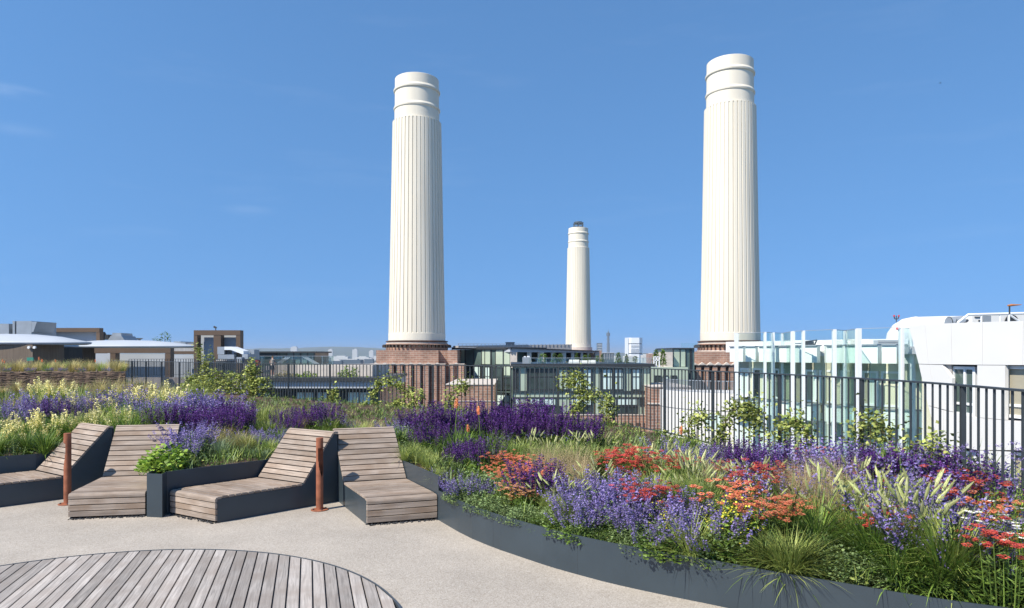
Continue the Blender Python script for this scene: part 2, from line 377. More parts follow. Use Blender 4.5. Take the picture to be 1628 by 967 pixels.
# faint cirrus wisps
mpc = nt.nodes.new('ShaderNodeMapping'); mpc.inputs['Scale'].default_value = (1.6, 1.6, 11); mpc.inputs['Rotation'].default_value = (0, R(4), 0); nt.links.new(tcw.outputs['Generated'], mpc.inputs[0])
cn = nt.nodes.new('ShaderNodeTexNoise'); cn.inputs['Scale'].default_value = 2.2; cn.inputs['Detail'].default_value = 9; cn.inputs['Roughness'].default_value = .6; nt.links.new(mpc.outputs[0], cn.inputs['Vector'])
cr_ = nt.nodes.new('ShaderNodeMapRange'); cr_.inputs[1].default_value = .57; cr_.inputs[2].default_value = .9; cr_.inputs[4].default_value = .045; nt.links.new(cn.outputs['Fac'], cr_.inputs[0])
cm = nt.nodes.new('ShaderNodeMix'); cm.data_type = 'RGBA'; nt.links.new(cr_.outputs[0], cm.inputs['Factor']); nt.links.new(mlt.outputs['Result'], cm.inputs['A']); cm.inputs['B'].default_value = (5.2, 5.6, 6.0, 1)

prev_ = cm.outputs['Result']; nrm2 = nt.nodes.new('ShaderNodeVectorMath'); nrm2.operation = 'NORMALIZE'; nt.links.new(tcw.outputs['Generated'], nrm2.inputs[0])
for wx, wy, wr, wf in ((20, 146, .05, .22), (28, 205, .05, .07), (395, 335, .045, .08), (1180, 455, .0, .0)):
    if not wr: continue
    dv = (P(wx, wy, 1) - Vector((0, 0, EYE))).normalized()
    sb = nt.nodes.new('ShaderNodeVectorMath'); sb.operation = 'SUBTRACT'; sb.inputs[1].default_value = dv; nt.links.new(nrm2.outputs[0], sb.inputs[0])
    sc_ = nt.nodes.new('ShaderNodeVectorMath'); sc_.operation = 'MULTIPLY'; sc_.inputs[1].default_value = (1 / wr, 1 / wr, 4.5 / wr); nt.links.new(sb.outputs[0], sc_.inputs[0])
    ln = nt.nodes.new('ShaderNodeVectorMath'); ln.operation = 'LENGTH'; nt.links.new(sc_.outputs[0], ln.inputs[0])
    mm_ = nt.nodes.new('ShaderNodeMapRange'); mm_.interpolation_type = 'SMOOTHSTEP'; mm_.inputs[1].default_value = 1; mm_.inputs[2].default_value = 0; mm_.inputs[3].default_value = 0; mm_.inputs[4].default_value = wf; nt.links.new(ln.outputs['Value'], mm_.inputs[0])
    nz = nt.nodes.new('ShaderNodeMapRange'); nz.inputs[1].default_value = .35; nz.inputs[2].default_value = .65; nt.links.new(cn.outputs['Fac'], nz.inputs[0])
    mu_ = nt.nodes.new('ShaderNodeMath'); mu_.operation = 'MULTIPLY'; nt.links.new(mm_.outputs[0], mu_.inputs[0]); nt.links.new(nz.outputs[0], mu_.inputs[1])
    mx_ = nt.nodes.new('ShaderNodeMix'); mx_.data_type = 'RGBA'; nt.links.new(mu_.outputs[0], mx_.inputs['Factor']); nt.links.new(prev_, mx_.inputs['A']); mx_.inputs['B'].default_value = (5.2, 5.6, 6.0, 1); prev_ = mx_.outputs['Result']
nt.links.new(prev_, bg.inputs[0]); bg.inputs[1].default_value = .15
vs = scene.view_settings; vs.view_transform = 'Standard'; vs.look = 'None'; vs.exposure = .5; vs.gamma = 1; vs.use_curve_mapping = False
scene.cycles.max_bounces = 8; scene.cycles.transparent_max_bounces = 24; scene.cycles.volume_bounces = 0
scene.cycles.use_denoising = True

# ------------------------------------------------------------------ outline of terrace, railing line, beds
def chaikin(pts, n=1):
    for _ in range(n):
        q = [pts[0]]
        for a, b in zip(pts[:-1], pts[1:]):
            q.append(tuple(.75 * a[i] + .25 * b[i] for i in range(2))); q.append(tuple(.25 * a[i] + .75 * b[i] for i in range(2)))
        q.append(pts[-1]); pts = q
    return pts
FD = .30
rail_px = [(180, 10), (290, 12.4), (400, 14.3), (580, 16.3), (700, 17.2), (780, 18), (880, 18.6), (960, 20), (1060, 22.9), (1140, 26.8), (1220, 30), (1300, 34), (1386, 38.5), (1460, 43), (1540, 48.8), (1628, 56.5)]
def railY(x):
    for (xa, oa), (xb, ob) in zip(rail_px[:-1], rail_px[1:]):
        if x <= xb: return FD * FPX / (oa + (ob - oa) * (x - xa) / (xb - xa))
    return FD * FPX / rail_px[-1][1]
rail = [((x - CXP) / FPX * FD * FPX / o, FD * FPX / o) for x, o in rail_px]
rail += [(rail[-1][0] + .05, 4.6), (rail[-1][0] + .1, 3.2), (rail[-1][0] + .1, 0.5)]
rail = chaikin(rail, 2)
RAILZ = EYE - FD

curve = chaikin([(-.93, 8.63), (-.54, 7.88), (-.20, 7.40), (.10, 7.05), (.37, 6.74), (.62, 6.5), (.90, 6.25), (1.24, 6.0), (1.78, 5.65), (2.10, 5.40), (2.53, 5.13), (2.86, 4.90), (3.2, 4.72), (3.6, 4.55), (4.05, 4.4), (4.30, 4.34)], 1)
high_right = [(-.93, 8.63), (-1.51, 9.74), (-1.84, 10.38), (-2.66, 10.07), (-3.33, 10.24), (-3.66, 9.86), (-4.52, 8.94), (-4.49, 8.76), (-4.71, 8.80), (-5.00, 9.97), (-5.15, 10.62), (-6.1, 10.47), (-6.87, 10.93), (-7.34, 10.52), (-10.6, 8.25), (-15, 6.5)]
WL, WH = .372, .56

def soil_z(x, y):
    t = min(1, max(0, (x + 1.5) / .9)); t = t * t * (3 - 2 * t)
    k = min(1, max(0, (y - 12) / 14)); k = k * k * (3 - 2 * k)
    return .51 * (1 - t) + .325 * t + .25 * k + .1 * min(1, max(0, (y - 8.5) / 3)) * t

def wall_strip(mb, path, h, th=.012, z0=0):
    n = len(path)
    nor = []
    for i in range(n):
        a = Vector(path[max(i - 1, 0)]); b = Vector(path[min(i + 1, n - 1)]); d = (b - a).normalized(); nor.append(Vector((-d.y, d.x)))
    vs = []
    for i in range(n):
        p = Vector(path[i]); q = p + nor[i] * th
        vs += [(p.x, p.y, z0), (p.x, p.y, h), (q.x, q.y, h), (q.x, q.y, z0)]
    fs = []
    for i in range(n - 1):
        a = i * 4; b = a + 4
        fs += [(a, b, b + 1, a + 1), (a + 1, b + 1, b + 2, a + 2), (a + 2, b + 2, b + 3, a + 3)]
    fs += [(0, 1, 2, 3), (n * 4 - 1, n * 4 - 2, n * 4 - 3, n * 4 - 4)]
    mb.add(vs, fs)

# terrace floor and the building under it
out = [(x + .12, y + .12) for x, y in rail]
floor_poly = out[::-1]              # from camera side up to the far left
slab = [(4.6, -9), *[(x, y) for x, y in floor_poly], (-20.5, 36), (-60, 44), (-60, -9)]
mb = MB(); mb.prism([(x, y, -.5) for x, y in slab], (0, 0, .5)); struct(mb.build('terrace_floor', M['floor']))
mb = MB(); mb.prism([(x * .995, y * .995 - .05, GROUND) for x, y in slab], (0, 0, -GROUND - .52))
tag(mb.build('terrace_building', M['stone']), 'pale building body under the roof terrace', 'building')

pl_ = thing('planter', 'long curved dark steel planter edging, low on the right and higher around the loungers', 'planter', (0, 8, 0))
mb = MB(); wall_strip(mb, curve, WL); mb.build('low_wall', M['steel'], pl_, smooth=False)
mb = MB(); wall_strip(mb, high_right[::-1][-3 - 0:] if False else high_right[::-1], WH); mb.build('high_wall', M['steel'], pl_)
def seam(pth, i, h, flip=1):
    a = Vector(pth[i]); b = Vector(pth[i + 1]); d = (b - a).normalized(); n = Vector((d.y, -d.x)) * flip; m = (a + b) / 2
    mb = MB(); q = [m - d * .0012 + n * .0006, m + d * .0012 + n * .0006, m + d * .0012 - n * .001, m - d * .0012 - n * .001]
    mb.prism([(v.x, v.y, .004) for v in q], (0, 0, h - .008)); mb.build('seam', M['dark_metal'], pl_)
for i in (4, 10, 15, 21): 
    if i < len(curve) - 1: seam(curve, i, WL)
# soil
bpoly = [Vector(p) for p in high_right[::-1]] + [Vector(p) for p in curve[1:]]
fen = [Vector((x, y)) for x, y in rail if y > 4.4 or True]
fen = [v for v in fen if v.y > 4.36]
poly = bpoly + fen[::-1] + [Vector((-24, 34)), Vector((-40, 34)), Vector((-40, 4))]
def inside(x, y, pg=None):
    pg = pg or poly; c = False; j = len(pg) - 1
    for i in range(len(pg)):
        a, b = pg[i], pg[j]
        if (a.y > y) != (b.y > y) and x < (b.x - a.x) * (y - a.y) / (b.y - a.y) + a.x: c = not c
        j = i
    return c
pts2 = list(poly); ne = len(poly)
for i in range(-78, 12):
    for j in range(8, 68):
        x, y = i * .5 + .13, j * .5 + .2
        if inside(x, y): pts2.append(Vector((x, y)))
r = delaunay_2d_cdt(pts2, [], [list(range(ne))], 1, 1e-4)
me = bpy.data.meshes.new('soil'); me.from_pydata([(v.x, v.y, soil_z(v.x, v.y) - .02 + .02 * math.sin(v.x * 5) * math.cos(v.y * 4)) for v in r[0]], [], [list(f) for f in r[2]]); me.materials.append(M['soil'])
o = bpy.data.objects.new('soil', me); COL.objects.link(o); struct(o)

# timber deck disc
dc = Vector((-3.48, 3.62)); dr = 3.62       # refined below
def fit():
    px = [(0, 909), (64.5, 895), (172, 880.8), (301, 878.7), (430, 888), (537, 911), (602, 937), (641, 965.5)]
    g = []
    for x, y in px:
        Y = EYE * FPX / (y - HZ); g.append(((x - CXP) / FPX * Y, Y))
    best = None
    # least squares circle
    n = len(g); sx = sum(a for a, b in g) / n; sy = sum(b for a, b in g) / n
    suu = suv = svv = suuu = svvv = suvv = svuu = 0
    for a, b in g:
        u, v = a - sx, b - sy
        suu += u * u; suv += u * v; svv += v * v; suuu += u ** 3; svvv += v ** 3; suvv += u * v * v; svuu += v * u * u
    A = .5 * (suuu + suvv); B = .5 * (svvv + svuu); det = suu * svv - suv * suv
    uc = (A * svv - B * suv) / det; vc = (B * suu - A * suv) / det
    return Vector((uc + sx, vc + sy)), math.sqrt(uc * uc + vc * vc + (suu + svv) / n)
dc, dr = fit(); print('DECK', dc, dr)
deck = thing('round_timber_deck', 'round weathered timber deck set into the gravel floor in front of the loungers', 'deck', (dc.x, dc.y, 0))
bd = Vector((-.286, .958)).normalized(); bp_ = Vector((bd.y, -bd.x))
mb = MB(); pitch = .108; k = -int(dr / pitch) - 1
while k * pitch < dr:
    s0 = k * pitch + .0072; s1 = (k + 1) * pitch - .0072; k += 1
    s0 = max(s0, -dr + .03); s1 = min(s1, dr - .03)
    if s1 - s0 < .01: continue
    e = lambda s: math.sqrt(max(0, (dr - .012) ** 2 - s * s))
    L0, L1 = e(s0), e(s1)
    # two end joints staggered
    cuts = [-1, 1]
    for c0, c1 in zip(cuts[:-1], cuts[1:]):
        pp = []
        for s, l in ((s0, c0 * L0), (s1, c0 * L1), (s1, c1 * L1), (s0, c1 * L0)):
            q = dc + bp_ * s + bd * l; pp.append((q.x, q.y, .004))
        mb.prism(pp, (0, 0, .03))
ang = math.atan2(bd.y, bd.x)
M['deckwood'] = wood_mat('weathered_deck_board2', (.40, .36, .325), (.28, .235, .20), ang)
mb.build('boards', M['deckwood'], deck)
mb = MB(); n = 120
for i in range(n):
    a0, a1 = 2 * math.pi * i / n, 2 * math.pi * (i + 1) / n
    c = [(dc.x + rr * math.cos(a), dc.y + rr * math.sin(a)) for a in (a0, a1) for rr in (dr - .008, dr + .006)]
    mb.hexa([(*c[0], .002), (*c[1], .002), (*c[3], .002), (*c[2], .002)], [(*c[0], .038), (*c[1], .038), (*c[3], .038), (*c[2], .038)])
mb.build('edge_trim', M['steel_light'], deck)
mb = MB(); mb.lathe((dc.x, dc.y, 0), [(dr - .01, .001), (dr - .01, .003)], 96); mb.build('underlay', M['dark_metal'], deck)

# ------------------------------------------------------------------ loungers
def lounger(FL, FR, ax, label, run=.58, ztop=1.0, depth=1.2):
    FL = Vector(FL); FR = Vector(FR); ax = Vector(ax).normalized(); u = FR - FL
    c = (FL + FR) / 2 + ax * .6
    t = thing('lounger', label, 'lounger', (c.x, c.y, 0), 'built-in timber loungers')
    wm = wood_mat('lounger_timber', (.36, .29, .235), (.20, .135, .09), math.atan2(u.y, u.x))
    def pt(s, w_, z): q = FL + u * w_ + ax * s; return Vector((q.x, q.y, z))
    def slat(mb, s0, z0, s1, z1, th=.028, e=.0):
        d = Vector((s1 - s0, z1 - z0)).normalized(); nn = Vector((d.y, -d.x)) * th
        prof = [(s0, z0), (s1, z1), (s1 + nn.x, z1 + nn.y), (s0 + nn.x, z0 + nn.y)]
        mb.prism([pt(s, -e, z) for s, z in prof], (u * (1 + 2 * e)).to_3d())
    SZ = .338
    mb = MB(); nb = 4; hb = (SZ - .035) / nb
    rd = random.Random(int(FL.x * 100))
    for i in range(nb):
        z0 = .03 + i * hb; z1 = z0 + hb - .010
        if i == nb - 1:
            prof = [(0, z0), (0, z1 - .035), (.006, z1 - .016), (.02, z1 - .004), (.04, z1), (.085, z1), (.085, z1 - .028), (.03, z1 - .028), (.028, z0)]
            mb.prism([pt(s, -.004, z) for s, z in prof], (u * 1.008).to_3d())
        else:
            slat(mb, 0 + rd.uniform(0, .003), z1, 0 + rd.uniform(0, .003), z0, -.028, .004)
    mb.build('front_boards', wm, t, bevel=.003)
    mb = MB(); ns = 13; s = .092; step = (depth - .092) / ns
    for i in range(ns): slat(mb, s + i * step, SZ - .007 + rd.uniform(-.0015, .0015), s + (i + 1) * step - .011, SZ - .007 + rd.uniform(-.0015, .0015))
    mb.build('seat', wm, t, bevel=.003)
    mb = MB(); nk = 10
    L_ = math.hypot(run, ztop - SZ); ds, dz = run / L_, (ztop - SZ) / L_; stp = L_ / nk
    for i in range(nk):
        a = i * stp + .004; b = (i + 1) * stp - .009
        slat(mb, depth + ds * a, SZ + dz * a, depth + ds * b, SZ + dz * b)
    # rolled top board
    p0 = (depth + run, ztop)
    slat(mb, p0[0] + .002, p0[1] + .002, p0[0] + .03, p0[1] + .012); slat(mb, p0[0] + .034, p0[1] + .012, p0[0] + .085, p0[1] + .002)
    mb.build('backrest', wm, t, bevel=.003)
    prof = [(.035, 0), (.035, SZ - .04), (depth - .01, SZ - .04), (depth + run - .01, ztop - .035), (depth + run + .07, ztop - .03), (depth + run + .08, 0)]
    un = u.normalized()
    for w_ in (0.0, 1.0):
        base = 0.006 / u.length if w_ == 0 else 1 - .018 / u.length
        mb = MB(); mb.prism([pt(s_, base, z) for s_, z in prof], (un * .012).to_3d()); mb.build('side_panel', M['steel'], t)
    mb = MB(); mb.prism([pt(depth + run + .081, .0, z) for z in (0, ztop - .03)] + [pt(depth + run + .081, 1.0, z) for z in (ztop - .03, 0)], (ax * .01).to_3d()); mb.build('rear_panel', M['steel'], t)
    mb = MB()
    for i in range(110):
        q = pt(rd.uniform(-.035, .05), rd.uniform(0, 1), 0); r_ = rd.uniform(.006, .013)
        mb.lathe((q.x, q.y, 0), [(r_, 0), (r_ * 1.1, r_ * .7), (r_ * .4, r_ * 1.4)], 5)
    o = mb.build('gravel_strip', M['gravel'], t); o['kind'] = 'stuff'
    return t
lounger((-8.07, 9.51), (-7.33, 9.01), (.69, .73), 'timber lounger facing left at the far left, its seat cut by the photo edge')
lounger((-5.63, 8.66), (-4.745, 8.82), (-.26, 1.13), 'timber lounger facing forward between the left bollard and the square planter corner')
lounger((-4.47, 8.92), (-3.68, 8.45), (.69, .73), 'timber lounger facing left with the brown bollard in front of its backrest', run=.47, ztop=.99)
lounger((-1.77, 8.35), (-.95, 8.64), (-.55, 1.06), 'timber lounger facing forward beside the start of the curved planter wall')

def bollard(x, y, h, az, label):
    t = thing('bollard', label, 'bollard light', (x, y, 0), 'rusty steel bollard lights by the loungers')
    n = 32; r_ = .047; zs = [0.012] + [i * .02 for i in range(1, int(h / .02))] + [h]
    def cut(a, z):       # scooped opening facing az
        d = abs((a - az + math.pi) % (2 * math.pi) - math.pi)
        if z > h - .13 or z < h - .50: return False
        f = 1 - max(0, (h - .24 - z) / .26)
        return d < 1.25 * math.sqrt(max(0, f)) 
    mb = MB()
    for i in range(len(zs) - 1):
        for k in range(n):
            a0, a1 = 2 * math.pi * k / n, 2 * math.pi * (k + 1) / n
            if cut((a0 + a1) / 2, (zs[i] + zs[i + 1]) / 2): continue
            q = [(x + rr * math.cos(a), y + rr * math.sin(a)) for a in (a0, a1) for rr in (r_ - .004, r_)]
            mb.hexa([(*q[0], zs[i]), (*q[1], zs[i]), (*q[3], zs[i]), (*q[2], zs[i])], [(*q[0], zs[i + 1]), (*q[1], zs[i + 1]), (*q[3], zs[i + 1]), (*q[2], zs[i + 1])])
    mb.build('tube', M['corten'], t)
    mb = MB(); mb.lathe((x, y, h), [(r_, 0), (r_, .006), (r_ - .006, .008)], n); mb.lathe((x, y, h - .135), [(.042, 0), (.042, .006)], n); mb.build('cap', M['corten'], t)
    mb = MB(); mb.lathe((x, y, 0), [(.115, .001), (.115, .011), (.11, .013)], 40); mb.build('base_plate', M['corten'], t)
    for k in range(4):
        a = k * math.pi / 2 + .6; mb = MB(); mb.lathe((x + .085 * math.cos(a), y + .085 * math.sin(a), .012), [(.011, 0), (.011, .012), (.006, .016)], 6); mb.build('bolt', M['dark_metal'], t)
bollard(-6.22, 9.55, .985, R(200), 'rusty steel bollard light beside the leftmost lounger')
bollard(-2.59, 9.19, .965, R(-35), 'rusty steel bollard light between the third and fourth loungers')

# ------------------------------------------------------------------ railing
def resample(pts, step):
    out = [Vector(pts[0])]; acc = 0
    for a, b in zip(pts[:-1], pts[1:]):
        a = Vector(a); b = Vector(b); L = (b - a).length; s = step - acc
        while s <= L: out.append(a + (b - a) * (s / L)); s += step
        acc = (acc + L) % step
    return out
def railing(name, label, pts, zt, zb, step, every, nmax=100, bw=.022, bh=.014):
    c = Vector(pts[len(pts) // 2]); t = thing(name, label, 'railing', (c.x, c.y, zb))
    mb = MB()
    for a, b in zip(pts[:-1], pts[1:]): mb.bar((a[0], a[1], zt - .01), (b[0], b[1], zt - .01), .055, .02)
    mb.build('top_rail', M['fence'], t)
    mb = MB()
    for a, b in zip(pts[:-1], pts[1:]): mb.bar((a[0], a[1], zb + .12), (b[0], b[1], zb + .12), .045, .02)
    mb.build('bottom_rail', M['fence'], t)
    bars = resample(pts, step)
    posts = []; rest = []
    for i in range(len(bars)):
        p = bars[i]; q = bars[min(i + 1, len(bars) - 1)]; o_ = bars[max(i - 1, 0)]
        d = (q - o_).normalized(); nn = Vector((-d.y, d.x))
        if i % every == every // 2: posts.append((p, d, nn, i))
        else: rest.append((p, d, nn, i))
    for p, d, nn, i in posts:
        mb = MB()
        for off in (-.017, .017):
            e = p + d * off
            ps = [e + d * sx * .005 + nn * sy * .021 for sx, sy in ((-1, -1), (1, -1), (1, 1), (-1, 1))]
            mb.prism([(a.x, a.y, zb) for a in ps], (0, 0, zt - .02 - zb))
        ps = [p + d * sx * .015 + nn * sy * .01 for sx, sy in ((-1, -1), (1, -1), (1, 1), (-1, 1))]
        mb.prism([(a.x, a.y, zb) for a in ps], (0, 0, zt - .03 - zb))
        mb.build('post', M['fence'], t)
    rest.sort(key=lambda e: e[0].length + (0 if e[0].y > 4 else 100))
    def onebar(mb, p, d, nn, i):
        rr = random.Random(i); a_ = rr.uniform(-.15, .15); d = Vector((d.x * math.cos(a_) - d.y * math.sin(a_), d.x * math.sin(a_) + d.y * math.cos(a_))); nn = Vector((-d.y, d.x))
        ps = [p + d * sx * bw / 2 + nn * sy * bh / 2 for sx, sy in ((-1, -1), (1, -1), (1, 1), (-1, 1))]
        mb.prism([(a.x, a.y, zb + .1) for a in ps], (0, 0, zt - .021 - zb - .1))
    for e in rest[:nmax]:
        mb = MB(); onebar(mb, *e); mb.build('baluster', M['fence'], t)
    if rest[nmax:]:
        mb = MB()
        for e in rest[nmax:]: onebar(mb, *e)
        o = mb.build('baluster', M['fence'], t); o['kind'] = 'stuff'
    return t
railing('metal_railing', 'long dark metal railing with flat balusters curving behind the flower beds', rail, RAILZ, .36, .135, 14)
farr = [P(205, 571, 44).xy, P(300, 570.5, 46).xy, P(400, 571.5, 44).xy, P(470, 573, 40).xy]
railing('metal_railing', 'second dark metal railing far behind, in front of the bronze framed roof boxes', [tuple(v) for v in farr], 1.78, .6, .16, 14, nmax=90, bw=.03, bh=.03)

# woven hazel hurdle
t = thing('hazel_hurdle', 'low woven brown hazel hurdle holding back the raised meadow at far left', 'hurdle', (*P(60, 600, 27).xy, .7))
h0, h1 = P(-160, 600, 26).xy, P(199, 600, 28).xy; hd = (h1 - h0).normalized(); hl = (h1 - h0).length; hn = Vector((-hd.y, hd.x))
rd = random.Random(5); mb = MB()
for k in range(420):
    s = rd.uniform(0, hl - .5); L = rd.uniform(.7, 2.4); z = .72 + .68 * (k % 26) / 26 + rd.uniform(-.015, .015); ph = rd.uniform(0, 6)
    path = []
    for i in range(7):
        ss = min(hl, s + L * i / 6); q = h0 + hd * ss + hn * (.035 * math.sin(ss * 8 + (k % 2) * math.pi)); path.append((q.x, q.y, z + .015 * math.sin(ph + i)))
    mb.tube(path, rd.uniform(.009, .018), 5, cap=False)
mb.build('woven_rods', M['hazel'], t)
s = .1
while s < hl:
    q = h0 + hd * s; mb = MB(); mb.tube([(q.x, q.y, .6), (q.x + .01, q.y, 1.43)], .02, 6); mb.build('stake', M['hazel'], t); s += .55
mb = MB(); pts = [h0 + hn * .1, h1 + hn * .1, Vector((-19.5, 32.0)), h0 + Vector((-2, 7))]
mb.prism([(v.x, v.y, .55) for v in pts], (0, 0, .78)); struct(mb.build('raised_bed_soil', M['soil']))
# ------------------------------------------------------------------ chimneys
def chimney(name, label, x, Y, ytop, ybot, rtop_px, rbot_px, scaf=False, ring=True):
    s = Y / FPX; base = P(x, ybot, Y); H = (ybot - ytop) * s * (1 + (rbot_px - rtop_px) / FPX); rb = rbot_px * s; kk = (Y + rb) / Y; rb *= kk; rt = rtop_px * s * kk
    base.x = (x - CXP) / FPX * (Y + rb); base.y = Y + rb            # the shaft's front face is at depth Y
    cy = Y + rb * .0
    t = thing(name, label, 'chimney', base, 'tall cream fluted chimneys')
    c = (base.x, base.y + 0, base.z)
    k = H / 427.0                       # one photo pixel of the first chimney
    hf0, hf1 = 12 * k, (540 - 184) * k
    def rad(h): 
        q = h / H
        return rb + (rt * 1.03 - rb) * (q ** .92)
    # fluted shaft
    N = 40; vs = []; fs = []; lev = [hf0 + (hf1 - hf0) * i / 14 for i in range(15)]
    prof = [(0, 1), (.68, 1), (.73, 0), (.95, 0)]     # rib then flute
    m = N * len(prof)
    for h in lev:
        r0 = rad(h)
        for i in range(N):
            for f, up in prof:
                a = 2 * math.pi * (i + f) / N; rr = r0 + (.0 if up else -.12); vs.append((c[0] + rr * math.cos(a), c[1] + rr * math.sin(a), c[2] + h))
    for i in range(len(lev) - 1):
        for j in range(m): a = i * m + j; b = i * m + (j + 1) % m; fs.append((a, b, b + m, a + m))
    mb = MB(); mb.add(vs, fs); mb.build('shaft', M['chimney'], t)
    mb = MB(); mb.lathe(c, [(rad(0), 0), (rad(hf0) + .03, hf0 - .05), (rad(hf0) - .06, hf0 + .02)], 96); mb.build('foot_band', M['chimney'], t)
    z = lambda y: (540 - y) * k
    r1 = rt * .975
    mb = MB(); mb.lathe(c, [(rad(hf1) - .02, hf1 - .02), (r1 * 1.0, hf1 + .12), (r1, z(165)), (r1, z(163.5))], 96)
    mb.lathe(c, [(r1 * .99, z(163.5)), (r1 * .985, z(134.5))], 96)
    mb.lathe(c, [(r1 * .985, z(134.5)), (r1 * .98, z(113.6)), (r1 * .955, z(113)), (r1 * .8, z(113))], 96)
    mb.build('cap', M['chimney'], t, smooth=False)
    for yy in (165, 135.5):
        mb = MB(); q = z(yy); mb.lathe(c, [(r1 + .02, q), (r1 * 1.035, q + .1), (r1 * 1.045, q + .32), (r1 * 1.02, q + .5), (r1 - .03, q + .66)], 96); mb.build('ring', M['chimney'], t)
    if scaf:
        mb = MB(); zt = c[2] + H; a = 7 * s
        for X_ in (-a, 0, a):
            for Y_ in (-a, a): mb.bar((c[0] + X_, c[1] + Y_, zt), (c[0] + X_, c[1] + Y_, zt + 9 * s), .22)
        for zz in (zt + 4.5 * s, zt + 8.6 * s):
            for Y_ in (-a, a): mb.bar((c[0] - a, c[1] + Y_, zz), (c[0] + a, c[1] + Y_, zz), .22)
            for X_ in (-a, a): mb.bar((c[0] + X_, c[1] - a, zz), (c[0] + X_, c[1] + a, zz), .22)
        mb.lathe((c[0], c[1], zt + 8.4 * s), [(a * .9, 0), (a * .9, .5)], 16); mb.build('scaffold_cage', M['far_dark'], t)
    return c, rb, t

def tower_base(c, rb, s, name, label, block):
    """ring mouldings and corbels under a chimney, then the stepped brick tower; block = list of x0,x1,y0,y1,front offset"""
    t = thing(name, label, 'brick tower', (c[0], c[1], GROUND), 'brick wash towers under the chimneys')
    mb = MB(); z = lambda px: -px * s
    mb.lathe(c, [(rb * 1.02, z(.2)), (rb * 1.09, z(.8)), (rb * 1.09, z(2.2)), (rb * 1.04, z(2.9)), (rb * 1.04, z(3.4))], 80); mb.build('ledge', M['brick_dark'], t)
    mb = MB(); mb.lathe(c, [(rb * 1.05, z(3.2)), (rb * 1.08, z(4.8))], 80); mb.lathe(c, [(rb * 1.12, z(16)), (rb * 1.12, z(18.2))], 80); mb.build('stone_course', M['stone'], t)
    mb = MB(); mb.lathe(c, [(rb * 1.09, z(4.8)), (rb * 1.09, z(16.0))], 80); mb.build('drum', M['brick'], t)
    mb = MB(); n = 46
    for i in range(n):
        a = 2 * math.pi * i / n; d = Vector((math.cos(a), math.sin(a))); tt = Vector((-d.y, d.x)); w_ = rb * .030
        p0 = Vector((c[0], c[1])) + d * rb * 1.08; p1 = Vector((c[0], c[1])) + d * rb * 1.21
        q = [p0 - tt * w_, p1 - tt * w_, p1 + tt * w_, p0 + tt * w_]
        mb.hexa([(v.x, v.y, c[2] + z(11.6)) for v in q], [(v.x, v.y, c[2] + z(7.5)) for v in q])
    mb.build('corbels', M['bronze_dark'], t)
    mb = MB(); mb.lathe(c, [(rb * 1.15, z(7.6)), (rb * 1.19, z(6.6)), (rb * 1.09, z(6.2))], 80); mb.build('corbel_course', M['brick'], t)
    return t

Y1 = 105.0; s1 = Y1 / FPX
c1, r1_, ch1 = chimney('chimney', 'tall cream fluted chimney left of centre, nearer than the small central one', 663, Y1, 113, 541, 36.2, 45)
tw1 = tower_base(c1, r1_, s1, 'wash_tower', 'brown brick tower with corbelled ring under the left tall chimney', None)
def wz(y, Y): return EYE - (y - HZ) / FPX * Y
def fbox(mb, x0, x1, y0, y1, Y, depth, mi=0):
    """box whose front face at depth Y spans the given photo rectangle"""
    mb.box((x0 - CXP) / FPX * Y, (x1 - CXP) / FPX * Y, Y, Y + depth, wz(y1, Y), wz(y0, Y), mi)
YF = Y1 - r1_ * .35
mb = MB()
k_ = lambda x: 663 + (x - 663) * 1.0
fbox(mb, 598, 697, 557, 578.5, YF, 12); fbox(mb, 687, 712, 557.3, 578.3, YF + 1.2, 11); fbox(mb, 712, 727, 557, 578.5, YF - .2, 11)
mb.build('upper_block', M['brick'], tw1)
mb = MB(); fbox(mb, 590, 706, 579.6, 900, YF - .6, 13); fbox(mb, 706, 716, 579.8, 900, YF + .8, 12); fbox(mb, 716, 737, 579.6, 900, YF - .6, 12)
mb.build('shaft_block', M['brick'], tw1)
mb = MB()
for i, x in enumerate([591, 603, 617, 631, 645, 659, 673, 687, 699]):
    fbox(mb, x, x + 8.5, 580.5, 900, YF - 1.1, .5)
fbox(mb, 729, 737, 580.5, 900, YF - 1.1, .5); fbox(mb, 717, 722, 580.5, 900, YF - 1.1, .5)
mb.build('pilasters', M['brick'], tw1)
mb = MB()
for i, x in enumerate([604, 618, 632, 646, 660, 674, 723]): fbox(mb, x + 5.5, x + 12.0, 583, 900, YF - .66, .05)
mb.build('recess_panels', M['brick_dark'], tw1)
mb = MB(); fbox(mb, 588, 708, 578.5, 579.6, YF - 1.2, 2); fbox(mb, 714, 738, 578.5, 579.6, YF - 1.2, 2)
for x in [597, 611, 625, 639, 653, 667, 681, 695, 725]:
    a = P(x - 4, 579, YF - 1.25); b = P(x + 4, 579, YF - 1.25); cc = P(x, 576.5, YF - 1.25); mb.prism([a, b, cc], (0, .6, 0))
mb.build('stone_coping', M['stone'], tw1)
t = thing('brick_annex', 'low brown brick block with stone coping right of the left brick tower', 'brick building', (P(747, 612, 85).x, 85, GROUND))
mb = MB(); fbox(mb, 709, 786, 612, 1000, 85, 18); mb.build('wall', M['brick'], t)
mb = MB(); fbox(mb, 708.5, 786.5, 610.8, 612.2, 84.9, 18.2); fbox(mb, 708.8, 786.3, 637, 638.4, 84.93, .1); mb.build('coping', M['stone'], t)

